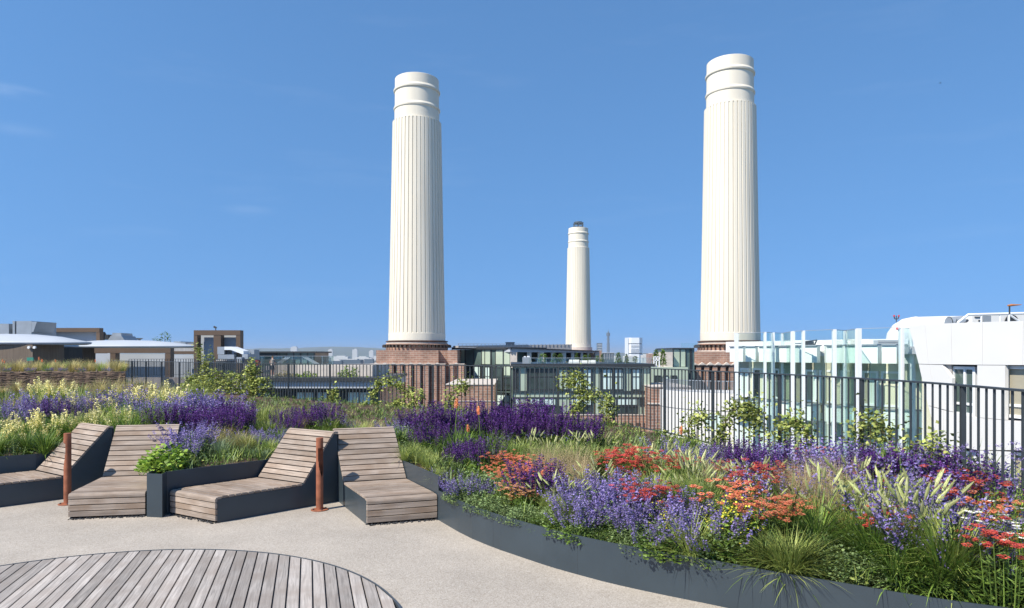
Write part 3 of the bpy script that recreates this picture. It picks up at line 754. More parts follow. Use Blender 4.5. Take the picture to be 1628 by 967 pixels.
Y2 = 102.0; s2 = Y2 / FPX
c2, r2_, ch2 = chimney('chimney', 'tallest cream fluted chimney on the right behind the white glass building', 1160.5, Y2, 84, 541, 37.5, 46.0)
tw2 = tower_base(c2, r2_, s2, 'wash_tower', 'dark brown brick tower under the right tall chimney', None)
YG = Y2 - r2_ * .35
mb = MB(); fbox(mb, 1104, 1221, 559, 579.5, YG, 12); mb.build('upper_block', M['brick'], tw2)
mb = MB(); fbox(mb, 1093, 1226, 581, 1000, YG - .5, 13); mb.build('shaft_block', M['brick'], tw2)
mb = MB()
for x in range(1094, 1226, 13): fbox(mb, x, x + 7.5, 582, 1000, YG - 1.0, .48)
mb.build('pilasters', M['brick'], tw2)
mb = MB()
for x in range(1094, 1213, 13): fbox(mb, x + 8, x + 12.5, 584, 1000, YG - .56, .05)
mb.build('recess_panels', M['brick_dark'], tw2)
mb = MB(); fbox(mb, 1091, 1227, 579.5, 581, YG - 1.2, 2)
for x in range(1104, 1226, 13):
    a = P(x - 5, 580, YG - 1.25); b = P(x + 5, 580, YG - 1.25); cc = P(x, 576, YG - 1.25); mb.prism([a, b, cc], (0, .6, 0))
mb.build('stone_coping', M['stone'], tw2)

Y3 = 228.0
c3, r3_, ch3 = chimney('chimney', 'small far cream chimney in the centre with a scaffold cage on top', 919.5, Y3, 360.5, 552, 16.3, 20.3, scaf=True)
t = thing('wash_tower', 'far brick tower below the small central chimney, mostly hidden by roofs', 'brick tower', (c3[0], c3[1], GROUND), 'brick wash towers under the chimneys')
mb = MB(); mb.lathe(c3, [(r3_ * 1.08, -1.2), (r3_ * 1.08, 0)], 64); mb.build('drum', M['stone'], t)
mb = MB(); mb.box(c3[0] - 7, c3[0] + 7, c3[1] - 7, c3[1] + 7, GROUND, c3[2] - 1.2); mb.build('shaft_block', M['brick'], t)

# ------------------------------------------------------------------ glazed range between the chimneys
YA = 80.0
gb = thing('glazed_roof_building', 'green glazed upper storeys with curtained windows between the two big chimneys', 'building', (P(930, 600, YA).x, YA, GROUND))
plA = Pl(815, YA, 1040, YA)
mb = MB(); plA.rect(mb, 815, 1035, 583, 660, 18); mb.build('green_glass_wall', M['green_panel'], gb)
mb = MB(); plA.rect(mb, 812, 1041, 578.5, 583.2, 18.5, off=.5); mb.build('roof_edge', M['dark_metal'], gb)
mb = MB()
for x in [815, 837, 886, 905, 911, 944, 954, 994, 1003, 1020, 1033]: plA.rect(mb, x, x + .9, 583, 660, .1, off=.12)
for y in (621.5, 624, 631.5, 658.5): plA.rect(mb, 815, 1035, y, y + .9, .1, off=.13)
mb.build('mullions', M['dark_metal'], gb)
for x0, x1, kind in [(838, 884, 'd'), (816, 825, 'd'), (911, 925, 'c'), (926, 942, 'c'), (956, 974, 'c'), (976, 991, 'c'), (1004, 1018, 'c'), (887, 904, 'g')]:
    window(plA, x0, x1, 586, 620.5, gb, {'d': M['pane_dark'], 'c': M['curtain'], 'g': M['green_panel']}[kind], fw=.12, off=.05, mull=(.33, .67) if x1 - x0 > 30 else (.5,), transom=(.62,))
for x0, x1, kind in [(817, 826, 'c'), (838, 860, 'c'), (862, 884, 'c'), (905, 925, 'c'), (927, 942, 'c'), (979, 1014, 'c'), (1016, 1030, 'd')]:
    window(plA, x0, x1, 632.5, 645, gb, {'d': M['pane_dark'], 'c': M['curtain']}[kind], fw=.1, off=.05)
for x0, x1 in [(862, 893), (905, 942), (979, 1014)]: window(plA, x0, x1, 645.4, 658, gb, M['pane_dark'], fw=.1, off=.05, mull=(.25, .5, .75))
mb = MB(); plA.rect(mb, 814, 1040, 660, 1000, 18, off=.3); mb.build('brick_wall', M['brick'], gb)
mb = MB()
for x in range(940, 1032, 12): plA.rect(mb, x, x + 6, 672, 1000, .05, off=.36)
mb.build('brick_slots', M['brick_dark'], gb)
mb = MB(); plA.rect(mb, 814, 1040, 658.6, 660, 18, off=.35); mb.build('coping', M['stone'], gb)
mb = MB(); mb.box(P(840, 0, YA + 1).x, P(1036, 0, YA + 1).x, YA + .8, YA + .9, wz(579, YA), wz(569.5, YA)); mb.build('glass_balustrade', M['glass'], gb)
mb = MB(); mb.box(P(840, 0, YA + 1).x, P(1036, 0, YA + 1).x, YA + .78, YA + .92, wz(569.6, YA), wz(569, YA))
for x in range(840, 1037, 14): fbox(mb, x, x + .7, 569.5, 579, YA + .95, .08)
mb.build('balustrade_rail', M['grey_metal'], gb)

t = thing('brick_annex', 'stepped brown brick block just left of the curved white balcony building', 'brick building', (P(1046, 612, 76).x, 76, GROUND))
mb = MB(); fbox(mb, 1036, 1100, 616, 1000, 76, 10); fbox(mb, 1032, 1064, 643, 1000, 75, 1); mb.build('wall', M['brick'], t)
mb = MB(); fbox(mb, 1035, 1100, 614.4, 616, 75.9, 10.2); fbox(mb, 1031, 1065, 641.6, 643, 74.9, 1.2); mb.build('coping', M['stone'], t)

# left glazed wing next to the left tower
gl = thing('glazed_wing', 'dark green glazed wing right behind the left brick tower', 'building', (P(765, 600, 110).x, 110, GROUND))
plB = Pl(727, 112, 812, 104)
mb = MB(); plB.rect(mb, 716, 811, 556, 583, 8); plB.rect(mb, 716, 838, 583.2, 1000, 8); mb.build('glass_wall', M['green_dark'], gl)
mb = MB(); plB.rect(mb, 718, 813, 552.2, 555.8, 8.4, off=.4, level=False); mb.build('roof_edge', M['dark_metal'], gl)
mb = MB()
for x in [718, 732, 739, 752, 765, 770, 780, 787, 800, 811]: plB.rect(mb, x, x + 1, 556, 700, .1, off=.12)
for y in (580, 598, 622, 625, 648): plB.rect(mb, 712, 812, y, y + .9, .1, off=.13)
mb.build('mullions', M['dark_metal'], gl)
for x0, x1, y0, y1 in [(766, 779, 557, 579), (788, 799, 557, 579), (801, 810, 557, 579), (733, 738, 557, 579), (801, 811, 583, 597)]: mb = MB(); plB.rect(mb, x0, x1, y0, y1, .06, off=.08); mb.build('green_panel', M['green_panel'], gl)
for x0, x1, y0, y1, m_ in [(740, 751, 582, 620, 'pane_dark'), (753, 764, 582, 620, 'curtain'), (781, 799, 584, 620, 'pane_dark'), (771, 779, 583, 620, 'curtain'), (801, 812, 600, 620, 'pane_dark'), (788, 811, 627, 647, 'curtain')]:
    window(plB, x0, x1, y0, y1, gl, M[m_], fw=.1, off=.1, transom=(.4,))

# receding stone colonnade and roof plant screen
co_ = thing('colonnade_wing', 'long pale stone colonnade receding towards the small central chimney', 'building', (P(860, 570, 130).x, 130, GROUND))
plC = Pl(811, 104, 953, 113)
mb = MB(); plC.poly(mb, [(811, 553.6), (953, 558.6), (953, 561), (811, 559.8)], 12, off=.6); mb.build('roof_slab', M['roofwhite'], co_)
mb = MB(); plC.poly(mb, [(811, 552.2), (953, 557.8), (953, 558.8), (811, 553.8)], 12, off=.9); mb.build('roof_edge', M['dark_metal'], co_)
mb = MB()
for x0, x1 in [(811, 822), (838, 845), (855, 865), (876, 882), (893, 900), (908, 913), (923, 927), (934, 937), (946, 953)]:
    q = plC.pt(x0, 560, .3); Yq = q.y; fb_ = MB(); fbox(fb_, x0, x1, 559.9, 585, Yq, 2.2); fb_.build('stone_pier', M['stone'], co_)
mb = MB(); plC.poly(mb, [(812, 559.5), (952, 561), (952, 585), (812, 585)], .4, off=-2.5); mb.build('recess_wall', M['bronze_dark'], co_)
mb = MB(); plC.zrect(mb, 811, 953, GROUND, wz(585, 101), 10, off=-.2); mb.build('lower_wall', M['brick'], co_)
t = thing('plant_screen', 'weathered grey slatted plant screen on the roof left of the small chimney', 'roof enclosure', P(840, 557, 112))
plS = Pl(728, 107.5, 909, 114)
mb = MB(); plS.poly(mb, [(728, 549.8), (909, 547.6), (909, 557.5), (728, 553)], 3); mb.build('slatted_wall', M['grey'], t)
mb = MB()
for i in range(31): x = 729 + i * 6; plS.poly(mb, [(x, 546.8 + (x - 728) * .002), (x + .5, 546.8), (x + .5, 551), (x, 551)], .1, off=.1)
plS.poly(mb, [(728, 546.4), (840, 547), (840, 547.6), (728, 547)], .1, off=.15); mb.build('guard_rail', M['grey_metal'], t)
t = thing('roof_hut', 'small dark roof hut on the plant screen near image centre', 'roof hut', P(811, 549, 118)); mb = MB(); fbox(mb, 804, 818, 544.8, 549, 118, 3); mb.build('body', M['far_dark'], t); mb = MB(); fbox(mb, 803.5, 818.5, 544.2, 544.9, 117.9, 3.3); mb.build('roof', M['dark_metal'], t)

# right glazed corner
gc = thing('glazed_corner', 'green glass corner pavilion left of the right brick tower', 'building', (P(1085, 570, 92).x, 92, GROUND))
mb = MB(); fbox(mb, 1070, 1104, 555, 900, 92, 10); mb.build('glass_wall', M['green_dark'], gc)
mb = MB(); fbox(mb, 1069, 1104, 553.2, 555, 91.7, 10.5); fbox(mb, 1069.4, 1070.8, 555, 620, 91.85, .1)
for x in (1081, 1090, 1097, 1099): fbox(mb, x, x + .8, 555, 620, 91.85, .1)
mb.build('mullions', M['dark_metal'], gc)
for x0, x1 in [(1071, 1080.5), (1082, 1089.5)]: mb = MB(); fbox(mb, x0, x1, 556, 583, 91.93, .05); mb.build('green_panel', M['green_panel'], gc)
plg = Pl(1040, 90, 1104, 90)
mb = MB(); fbox(mb, 1036, 1094, 584, 1000, 90.5, 3); mb.build('lower_wall', M['green_panel'], gc)
for x0, x1, m_ in [(1041, 1052, 'pane_dark'), (1054, 1063, 'curtain'), (1066, 1076, 'pane_dark')]: window(Pl(1040, 90.5, 1104, 90.5), x0, x1, 597, 614, gc, M[m_], fw=.12, off=.05)
mb = MB(); fbox(mb, 1058.5, 1069.5, 560, 584, 91, 6); mb.build('stone_pier', M['stone'], gc)
mb = MB(); fbox(mb, 1083, 1109, 545.5, 553, 95, .08); fbox(mb, 1109, 1112, 545.5, 553, 94, .08); mb.build('glass_screen', M['glass'], gc)

# potted conifers and furniture on the terrace above the glazed range
def far_tree(px, ytop, ybot, Y, wpx, label, cone=True, seed=0, lm='lf_green', name='potted_tree', cat='tree', group='small trees on the far roof terrace', n=260):
    rd = random.Random(seed); b = P(px, ybot, Y); H = (ybot - ytop) * Y / FPX; W = wpx * Y / FPX / 2
    t = thing(name, label, cat, b, group)
    mb = MB(); mb.tube([b, b + Vector((0, 0, H * .85))], [H * .03, H * .008], 5); mb.build('trunk', M['stem'], t)
    mb = MB(); cx = 1.0
    for i in range(n):
        z = rd.random() ** (1.25 if cone else .8); rr = W * ((1 - z) ** .8 if cone else math.sqrt(max(.02, 1 - (2 * z - 1) ** 2))) * rd.uniform(.35, 1.1)
        a = rd.uniform(0, 6.283); p = (b.x + rr * math.cos(a), b.y + rr * math.sin(a), b.z + H * (.08 + .92 * z))
        mb.leaf(p, a + rd.uniform(-1, 1), rd.uniform(-.3, 1.2), H * rd.uniform(.1, .2), H * rd.uniform(.05, .1), rd.uniform(-1, 1))
    mb.build('crown', M[lm], t)
trees = [(863, 563, 580, 13, 0), (881, 562, 578, 9, 1), (891, 563, 577, 7, 0), (917, 562, 575, 7, 1), (930, 565, 576, 7, 0), (937, 564, 576, 6, 1), (950, 566, 576, 6, 0), (957, 563.5, 576, 6, 1), (983, 561, 578, 10, 1), (996, 563.5, 578, 6, 1), (1010, 567, 578, 8, 0), (1043, 557, 583, 9, 1), (1054, 558, 583, 9, 1)]
nt_ = len(trees)
for i, (x, yt, yb, w_, cn) in enumerate(trees):
    ords = ['leftmost', 'second from left', 'third from left', 'fourth from left', 'fifth from left', 'sixth from left', 'seventh from left', 'eighth from left', 'ninth from left', 'tenth from left', 'eleventh from left', 'second from right', 'rightmost']
    far_tree(x, yt, yb, YA + 4 + (i % 3) * 1.5, w_, ('pointed' if cn else 'bushy') + ' green potted tree on the glazed building terrace, %s of the thirteen' % ords[i], bool(cn), i)
for i, (x0, x1, y0) in enumerate([(905, 921, 572), (923, 934, 573), (936, 947, 572.5)]):
    t = thing('sofa', 'white cushioned sofa on the glazed building terrace, %s of the three' % ['leftmost', 'middle', 'rightmost'][i], 'sofa', P((x0 + x1) / 2, 578, YA + 2), 'sofas on the far terrace')
    mb = MB(); fbox(mb, x0, x1, y0 + 3, 578, YA + 2, .9); mb.build('seat', M['furniture'], t)
    mb = MB(); fbox(mb, x0, x1, y0, y0 + 3.2, YA + 2.6, .3); mb.build('backrest', M['furniture'], t)
t = thing('pergola_frame', 'small white metal frame on the far terrace beside two tall conifers', 'frame', P(1043, 583, YA + 1.5))
mb = MB()
for x in (1039.5, 1043.5, 1048): mb.bar(P(x, 584, YA + 1.5), P(x, 567, YA + 1.5), .12)
for y in (567.5, 573): mb.bar(P(1039.5, y, YA + 1.5), P(1048, y, YA + 1.5), .12)
mb.build('posts', M['white_metal'], t)
t = thing('storage_box', 'pale slatted box at the left end of the glazed building terrace', 'box', P(838, 578, YA + 2))
mb = MB(); fbox(mb, 831, 844, 568, 578.5, YA + 2, 2); mb.build('body', M['grey_metal'], t)
mb = MB(); fbox(mb, 833, 836, 566.5, 568, YA + 2.1, 1); fbox(mb, 838, 842, 566, 568, YA + 2.1, 1); mb.build('lid_items', M['white_metal'], t)

# ------------------------------------------------------------------ curved white balcony building
cb_ = thing('curved_white_building', 'curved white building with a thin balcony railing below the right chimney', 'building', (P(1120, 700, 46).x, 46, GROUND))
cen = Vector((17.6, 52.2)); rr_ = 6.3
ztop = wz(628, 45)
def arc(r_, a0=R(180), a1=R(330), n=40): return [(cen.x + r_ * math.cos(a0 + (a1 - a0) * i / n), cen.y + r_ * math.sin(a0 + (a1 - a0) * i / n)) for i in range(n + 1)]
a_ = arc(rr_); mb = MB()
mb.prism([(x, y, wz(658, 45) + .03) for x, y in a_], (0, 0, ztop - wz(658, 45) - .03)); mb.prism([(x, y, GROUND) for x, y in arc(rr_ - .05)], (0, 0, wz(658, 45) - GROUND)); mb.build('wall', M['white'], cb_)
mb = MB()
ar = arc(rr_ - .25, n=130)
for (x, y) in ar: mb.bar((x, y, ztop), (x, y, ztop + .82), .035)
for p, q in zip(ar[:-1], ar[1:]): mb.bar((*p, ztop + .82), (*q, ztop + .82), .06)
mb.build('balcony_railing', M['grey_metal'], cb_)
def arcwin(ang0, ang1, z0, z1, m_):
    q0 = Vector((cen.x + (rr_ + .0) * math.cos(ang0), cen.y + rr_ * math.sin(ang0))); q1 = Vector((cen.x + rr_ * math.cos(ang1), cen.y + rr_ * math.sin(ang1)))
    d = (q1 - q0).normalized(); n = Vector((d.y, -d.x)); q0 = q0 + n * .03; q1 = q1 + n * .03
    mb = MB()
    mb.prism([(q0.x, q0.y, z0), (q1.x, q1.y, z0), (q1.x, q1.y, z1), (q0.x, q0.y, z1)], (n.x * .06, n.y * .06, 0)); f = mb.build('window', M['white_metal'], cb_)
    q0 = q0 + n * .065 + d * .08; q1 = q1 + n * .065 - d * .08; mb = MB()
    mb.prism([(q0.x, q0.y, z0 + .1), (q1.x, q1.y, z0 + .1), (q1.x, q1.y, z1 - .1), (q0.x, q0.y, z1 - .1)], (n.x * .015, n.y * .015, 0)); mb.build('pane', m_, f)
for lv in range(3):
    for a0 in (228, 250, 272): arcwin(R(a0), R(a0 + 12), wz(689, 45) - lv * 3.1, wz(658.8, 45) - .1 - lv * 3.1, M['curtain'] if a0 < 260 else M['green_dark'])

# ------------------------------------------------------------------ white glass building on the right
wb = thing('glass_screen_building', 'white building wrapped in tall green glass screens with white fins, right of the chimney', 'building', (P(1310, 650, 29).x, 31, GROUND))
poly_ = [(1170, 34.4), (1216, 32.6), (1229, 33.4), (1244, 34.0), (1260, 31.3), (1277, 30.6), (1326, 29.0), (1344, 30.2), (1364, 28.0), (1433, 26.8), (1451, 27.8), (1471, 26.6), (1520, 25.8)]
oblique_facets = {2: 1, 1: 1, 3: 1, 6: 1, 7: 1, 9: 1}  # recessed facets whose oblique reflection is put into the glass tint
ZT, ZB = EYE + 1.03, -16.0
pw = [((x - CXP) / FPX * Y, Y) for x, Y in poly_]
for i, (a, b) in enumerate(zip(pw[:-1], pw[1:])):
    a = Vector(a); b = Vector(b); d = (b - a).normalized()
    mb = MB(); n = Vector((-d.y, d.x)) * .02
    mb.prism([(a.x, a.y, ZB), (b.x, b.y, ZB), (b.x, b.y, ZT), (a.x, a.y, ZT)], (n.x, n.y, 0))
    mb.build('glass_screen', M['glass_oblique_tint'] if i in oblique_facets else M['glass'], wb)
    mb = MB(); mb.bar((a.x, a.y + .01, ZT + .012), (b.x, b.y + .01, ZT + .012), .02, .02); mb.build('glass_edge', M['grey_metal'], wb)
for i, (a, (x, Y)) in enumerate(zip(pw[:-1], poly_[:-1])):
    w_ = {0: .17, 4: .12, 6: .09, 8: .17, 2: .07, 1: .055, 3: .04, 5: .055, 7: .04, 9: .08, 10: .08, 11: .13}[i]
    mb = MB(); mb.box(a[0] - w_ / 2, a[0] + w_ / 2, a[1] - .14, a[1] - .01, ZB, ZT + .02); mb.box(a[0] - w_ * .16, a[0] + w_ * .16, a[1] - .012, a[1] + .18, ZB, ZT + .0, 0)
    mb.build('fin', M['white_metal'], wb)
inner = [((x - CXP) / FPX * Y, Y) for x, Y in [(1172, 36.4), (1200, 35.4), (1235, 34.9), (1262, 33.2), (1300, 31.6), (1335, 31.4), (1366, 30.0), (1420, 28.8), (1458, 28.6), (1500, 28.2)]]
inner = chaikin(inner, 1)
def strip_prism(mb, pts, z0, z1, depth, off=0):
    for a, b in zip(pts[:-1], pts[1:]):
        a = Vector(a); b = Vector(b); d = (b - a).normalized(); n = Vector((-d.y, d.x)); 
        if n.y < 0: n = -n
        a2 = a - n * off; b2 = b - n * off
        mb.prism([(a2.x, a2.y, z0), (b2.x, b2.y, z0), (b2.x, b2.y, z1), (a2.x, a2.y, z1)], (n.x * depth, n.y * depth, 0))
fl = [EYE - 2.35, EYE - 5.45, EYE - 8.55, EYE - 11.65]
mb = MB(); strip_prism(mb, inner, EYE - .40, EYE + .36, .3, off=.55); mb.build('roof_fascia', M['green_fascia'], wb)
mb = MB(); strip_prism(mb, inner, EYE + .362, EYE + .42, .5, off=.62); mb.build('fascia_capping', M['grey_metal'], wb)
mb = MB()
for z in fl: strip_prism(mb, inner, z - .72, z, .3, off=.55)
mb.build('floor_bands', M['green_fascia'], wb)
mb = MB()
for z in fl: strip_prism(mb, inner, z + .002, z + .05, .5, off=.62)
mb.build('floor_edges', M['grey_metal'], wb)
mb = MB(); back = [inner[0], *inner, (inner[-1][0] + 6, inner[-1][1] + 8), (inner[0][0] + 8, inner[0][1] + 8)]
strip_prism(mb, inner, fl[0], EYE - .1, .2, off=-.25); mb.build('inner_wall', M['olive'], wb); mb = MB()
for z0, z1 in [(fl[1], fl[0] - .4), (fl[2], fl[1] - .4), (fl[3], fl[2] - .4)]: strip_prism(mb, inner, z0, z1, .2, off=-.25)
mb.build('inner_wall', M['pale_green'], wb)
mb = MB(); mb.prism([(x, y + .25, EYE - .1) for x, y in inner] + [(inner[-1][0] + 5, inner[-1][1] + 9, EYE - .1), (inner[0][0] + 6, inner[0][1] + 9, EYE - .1)], (0, 0, .25)); mb.build('roof', M['white'], wb)
mb = MB(); mb.prism([(x, y + .45, GROUND) for x, y in inner] + [(inner[-1][0] + 5, inner[-1][1] + 9, GROUND), (inner[0][0] + 6, inner[0][1] + 9, GROUND)], (0, 0, EYE - .3 - GROUND)); mb.build('core', M['interior'], wb)
def inY(x):
    k = (x - CXP) / FPX
    for a, b in zip(inner[:-1], inner[1:]):
        ka, kb = a[0] / a[1], b[0] / b[1]
        if ka <= k <= kb: f = (k - ka) / (kb - ka); return a[1] + (b[1] - a[1]) * f
    return 30
for lv in range(3):
    for x0, x1, m_ in [(1178, 1192, 'pale_green'), (1197, 1216, 'pane_dark'), (1232, 1240, 'pane_dark'), (1282, 1299, 'pale_green'), (1302, 1325, 'pane_dark'), (1372, 1397, 'pale_green'), (1401, 1432, 'pane_dark'), (1337, 1343, 'pane_dark')]:
        Ya, Yb = inY(x0) + .22, inY(x1) + .22
        pl = Pl(x0, Ya, x1, Yb); zz1 = (EYE - .75) if lv == 0 else fl[lv - 1] - .85; zz0 = fl[lv] + .06
        ya = HZ + (EYE - zz1) / Ya * FPX; yb = HZ + (EYE - zz0) / Ya * FPX
        window(pl, x0, x1, ya, yb, wb, M[m_ if lv == 0 or m_ == 'pane_dark' and x0 > 1390 else 'pale_green'], M['white_metal'], fw=.09, off=.0)
# rooftop parapet and kit behind the glass
mb = MB(); strip_prism(mb, [(x + .4, y + 3.2) for x, y in inner], EYE + .1, EYE + 1.05 - .35, .2); mb.build('rear_parapet', M['white'], wb)
t = thing('rooftop_machine', 'small dark drone-like rooftop machine behind the glass screen', 'roof equipment', P(1285, 546, 33.5))
mb = MB(); c = P(1286, 546.5, 33.2); mb.box(c.x - .12, c.x + .25, c.y, c.y + .3, EYE + .4, EYE + .62); mb.tube([(c.x - .35, c.y, EYE + .58), (c.x + .4, c.y, EYE + .68)], .03, 6)
mb.tube([(c.x + .3, c.y + .1, EYE + .4), (c.x + .42, c.y + .1, EYE + .66)], .035, 6); mb.build('body', M['dark_metal'], t)
mb = MB(); mb.box(c.x - .75, c.x - .2, c.y, c.y + .3, EYE + .48, EYE + .55); mb.build('arm', M['grey_metal'], t)
t = thing('rooftop_unit', 'long grey flat rooftop unit behind the glass beside the white duct', 'roof equipment', P(1425, 547, 31.5))
mb = MB(); fbox(mb, 1396, 1450, 541, 548.5, 31.5, 1.2); mb.build('casing', M['grey_metal'], t); mb = MB(); fbox(mb, 1397, 1431, 542.3, 544, 31.46, .03); fbox(mb, 1397, 1431, 545, 546.6, 31.46, .03); mb.build('louvre', M['grey'], t)

# white clad wing, leaning curved end
ww = thing('white_clad_building', 'white panel clad building with a slanted left edge at the right of the photo', 'building', (P(1540, 600, 24).x, 24, GROUND))
plW = Pl(1444, 25.2, 1640, 20.2)
def joint(pts, g=.2):
    c = Vector((sum(p[0] for p in pts) / len(pts), sum(p[1] for p in pts) / len(pts))); return [tuple(Vector(p) + (c - Vector(p)).normalized() * g * 2.2) for p in pts]
panels = [[(1444.5, 517.5), (1470.5, 516), (1476, 579.5), (1460.5, 579)], [(1470.5, 516), (1512, 513.5), (1513.5, 580), (1476, 579.5)], [(1512, 513.5), (1562, 511.8), (1562, 580.5), (1513.5, 580)], [(1562, 511.8), (1627, 510), (1626, 580.8), (1562, 580.5)], [(1627, 510), (1700, 508), (1700, 582), (1626, 580.8)],
          [(1460.5, 579), (1478, 579.5), (1487, 648), (1475.5, 645)], [(1478, 579.5), (1497.5, 580), (1514, 601), (1514, 655), (1487, 648)],
          [(1475.5, 645), (1500, 652), (1500, 705), (1491, 702)], [(1500, 652), (1553.5, 664), (1553.5, 716), (1500, 705)], [(1553.5, 580.5), (1598, 580.8), (1598, 668), (1553.5, 664)],
          [(1553.5, 664), (1628, 671), (1628, 716), (1553.5, 716)], [(1628, 671), (1700, 676), (1700, 722), (1628, 716)], [(1652, 581), (1700, 582), (1700, 676), (1652, 672)],
          [(1491, 702), (1522, 709), (1530, 745), (1505, 745)], [(1556, 716), (1608, 718), (1608, 800), (1556, 800)], [(1645, 720), (1700, 722), (1700, 800), (1645, 800)]]
for p in panels:
    mb = MB(); plW.poly(mb, joint(p), .12); mb.build('cladding_panel', M['white'], ww)
mb = MB(); plW.poly(mb, [(1446, 519), (1700, 510), (1700, 579.5), (1462, 578)], 1.2, off=-.13); plW.poly(mb, [(1463, 579), (1513, 579), (1513, 900), (1560, 1400), (1520, 1400), (1480, 660)], 1.2, off=-.13)
plW.poly(mb, [(1555, 579), (1598, 579), (1598, 1400), (1555, 1400)], 1.2, off=-.13); plW.poly(mb, [(1510, 665), (1700, 672), (1700, 720), (1500, 712)], 1.1, off=-.14); plW.poly(mb, [(1650, 579), (1700, 579), (1700, 1400), (1650, 1400)], 1.2, off=-.13)
mb.build('backing_wall', M['grey'], ww)
mb = MB(); plW.poly(mb, [(1465, 580), (1700, 580), (1700, 1400), (1485, 1400)], .3, off=-1.6); mb.build('inner_wall', M['olive'], ww)
mb = MB(); q0 = plW.pt(1460, z=EYE + .3, off=-1.3); q1 = plW.pt(1760, z=EYE + .3, off=-1.3); mb.prism([q0, q1, q1 + Vector((2, 9, 0)), q0 + Vector((2, 9, 0))], (0, 0, -.3)); mb.build('roof', M['roofwhite'], ww)
for x0, x1, y0, y1, mu in [(1515, 1552.5, 583, 662, (.55,)), (1600, 1645, 582, 667, ()), (1520, 1554, 719, 800, (.5,)), (1610, 1643, 722, 800, ())]:
    window(plW, x0, x1, y0, y1, ww, M['green_dark'] if x0 < 1600 else M['interior'], M['white_metal'], fw=.1, off=-.25, mull=mu, transom=(.24,))

# rooftop duct, pipes, truss
t = thing('rooftop_duct', 'large smooth white rooftop duct with a rounded elbow behind the white wall', 'duct', P(1432, 560, 33))
mb = MB(); YD = 33.0; rr0 = 21 * YD / FPX
path = [P(1431, 575, YD), P(1431, 545, YD), P(1432.5, 537, YD), P(1437, 531, YD), P(1443, 527, YD), P(1452, 525.2, YD), P(1470, 524.6, YD), P(1500, 523.8, YD), P(1560, 523, YD)]
mb.tube(path, rr0, 28); mb.build('pipe', M['white'], t, smooth=True)
mb = MB()
for i, x in ((0, 1455), (0, 1482), (0, 1500)): mb.tube([P(x, 524.8, YD), P(x + 1.0, 524.8, YD)], rr0 + .015, 28)
mb.build('flange', M['white'], t)
t = thing('clear_pipe', 'short ribbed translucent grey pipe lying on the white roof', 'pipe', P(1520, 512, 30))
mb = MB(); mb.tube([P(1508, 514, 30), P(1530, 512, 30)], .26, 18); mb.build('body', M['grey_metal'], t)
mb = MB(); 
for x in (1508, 1513, 1528): mb.tube([P(x, 514 - (x - 1508) * .08, 30), P(x + .8, 514, 30)], .285, 18)
mb.build('rib', M['dark_metal'], t)
t = thing('service_truss', 'white tubular truss and handrail on the white roof at the right edge', 'truss', P(1580, 512, 29))
mb = MB(); YR = 29
mb.tube([P(1522, 514, YR), P(1539, 500.5, YR), P(1680, 497, YR)], .055, 8); mb.tube([P(1560, 513, YR), P(1560, 500, YR)], .03, 6); mb.tube([P(1590, 513, YR), P(1590, 499, YR)], .03, 6)
mb.tube([P(1602, 498.5, YR), P(1620, 511, YR)], .045, 6); mb.tube([P(1604, 512, YR), P(1604, 498, YR)], .045, 6); mb.build('tubes', M['white_metal'], t)
t = thing('roof_cabinet', 'white box cabinet on the white roof under the truss', 'cabinet', P(1560, 512, 31))
mb = MB(); fbox(mb, 1546, 1562, 502, 513, 31, 1.2); mb.build('body', M['white'], t); mb = MB(); fbox(mb, 1564, 1576, 502, 513, 31.2, .8); mb.build('side_unit', M['grey_metal'], t); mb = MB(); fbox(mb, 1550, 1559, 503.5, 505, 30.96, .03); fbox(mb, 1556, 1559, 509, 511, 30.96, .03); mb.build('vent', M['dark_metal'], t)
t = thing('roof_housing', 'long white rooftop housing with a dark arched opening at the right edge', 'roof equipment', P(1600, 512, 33))
mb = MB(); fbox(mb, 1577, 1690, 500, 513, 33, 3); mb.build('body', M['white'], t)
mb = MB(); c = P(1609, 513, 32.9); mb.prism([(c.x + .33 * math.cos(R(a)), c.y, c.z + .38 * math.sin(R(a))) for a in range(0, 181, 15)], (0, .05, 0)); mb.build('arched_opening', M['dark_metal'], t)
t = thing('wind_mast', 'thin mast with an orange windsock on the roof at the right edge', 'mast', P(1605, 500, 28))
mb = MB(); mb.tube([P(1605, 500, 28), P(1605, 485.5, 28)], .03, 6); mb.build('pole', M['dark_metal'], t); mb = MB(); mb.tube([P(1602, 486, 28), P(1608, 485.3, 28), P(1624, 484.6, 28)], [.03, .05, .012], 8); mb.build('windsock', M['orange'], t)
t = thing('warning_light', 'dark bracket carrying two small red lamps above the white duct', 'lamp', P(1425, 508, 33))
mb = MB(); mb.tube([P(1425, 512, 33), P(1425, 502, 33)], .02, 6); mb.tube([P(1421.5, 503, 33), P(1422, 506.5, 33), P(1424, 507.5, 33)], .025, 6); mb.tube([P(1429, 503, 33), P(1428, 506.5, 33), P(1426, 507.5, 33)], .025, 6); mb.build('bracket', M['dark_metal'], t)
for x in (1421.5, 1429): c = P(x, 503, 33); mb = MB(); mb.lathe(c, [(.03, -.02), (.045, .01), (.04, .05), (.01, .06)], 10); mb.build('lamp', M['red_paint'], t)
t = thing('warning_light', 'single small red lamp on a slanted dark arm before the white duct', 'lamp', P(1430, 545, 28.5))
mb = MB(); mb.tube([P(1429, 560, 28.6), P(1429.5, 527, 28.6), P(1426.5, 522.5, 28.6)], .03, 6); mb.build('arm', M['grey_metal'], t); c = P(1426.5, 522.5, 28.6); mb = MB(); mb.lathe(c, [(.05, -.05), (.06, 0), (.03, .06)], 10); mb.build('lamp', M['red_paint'], t)

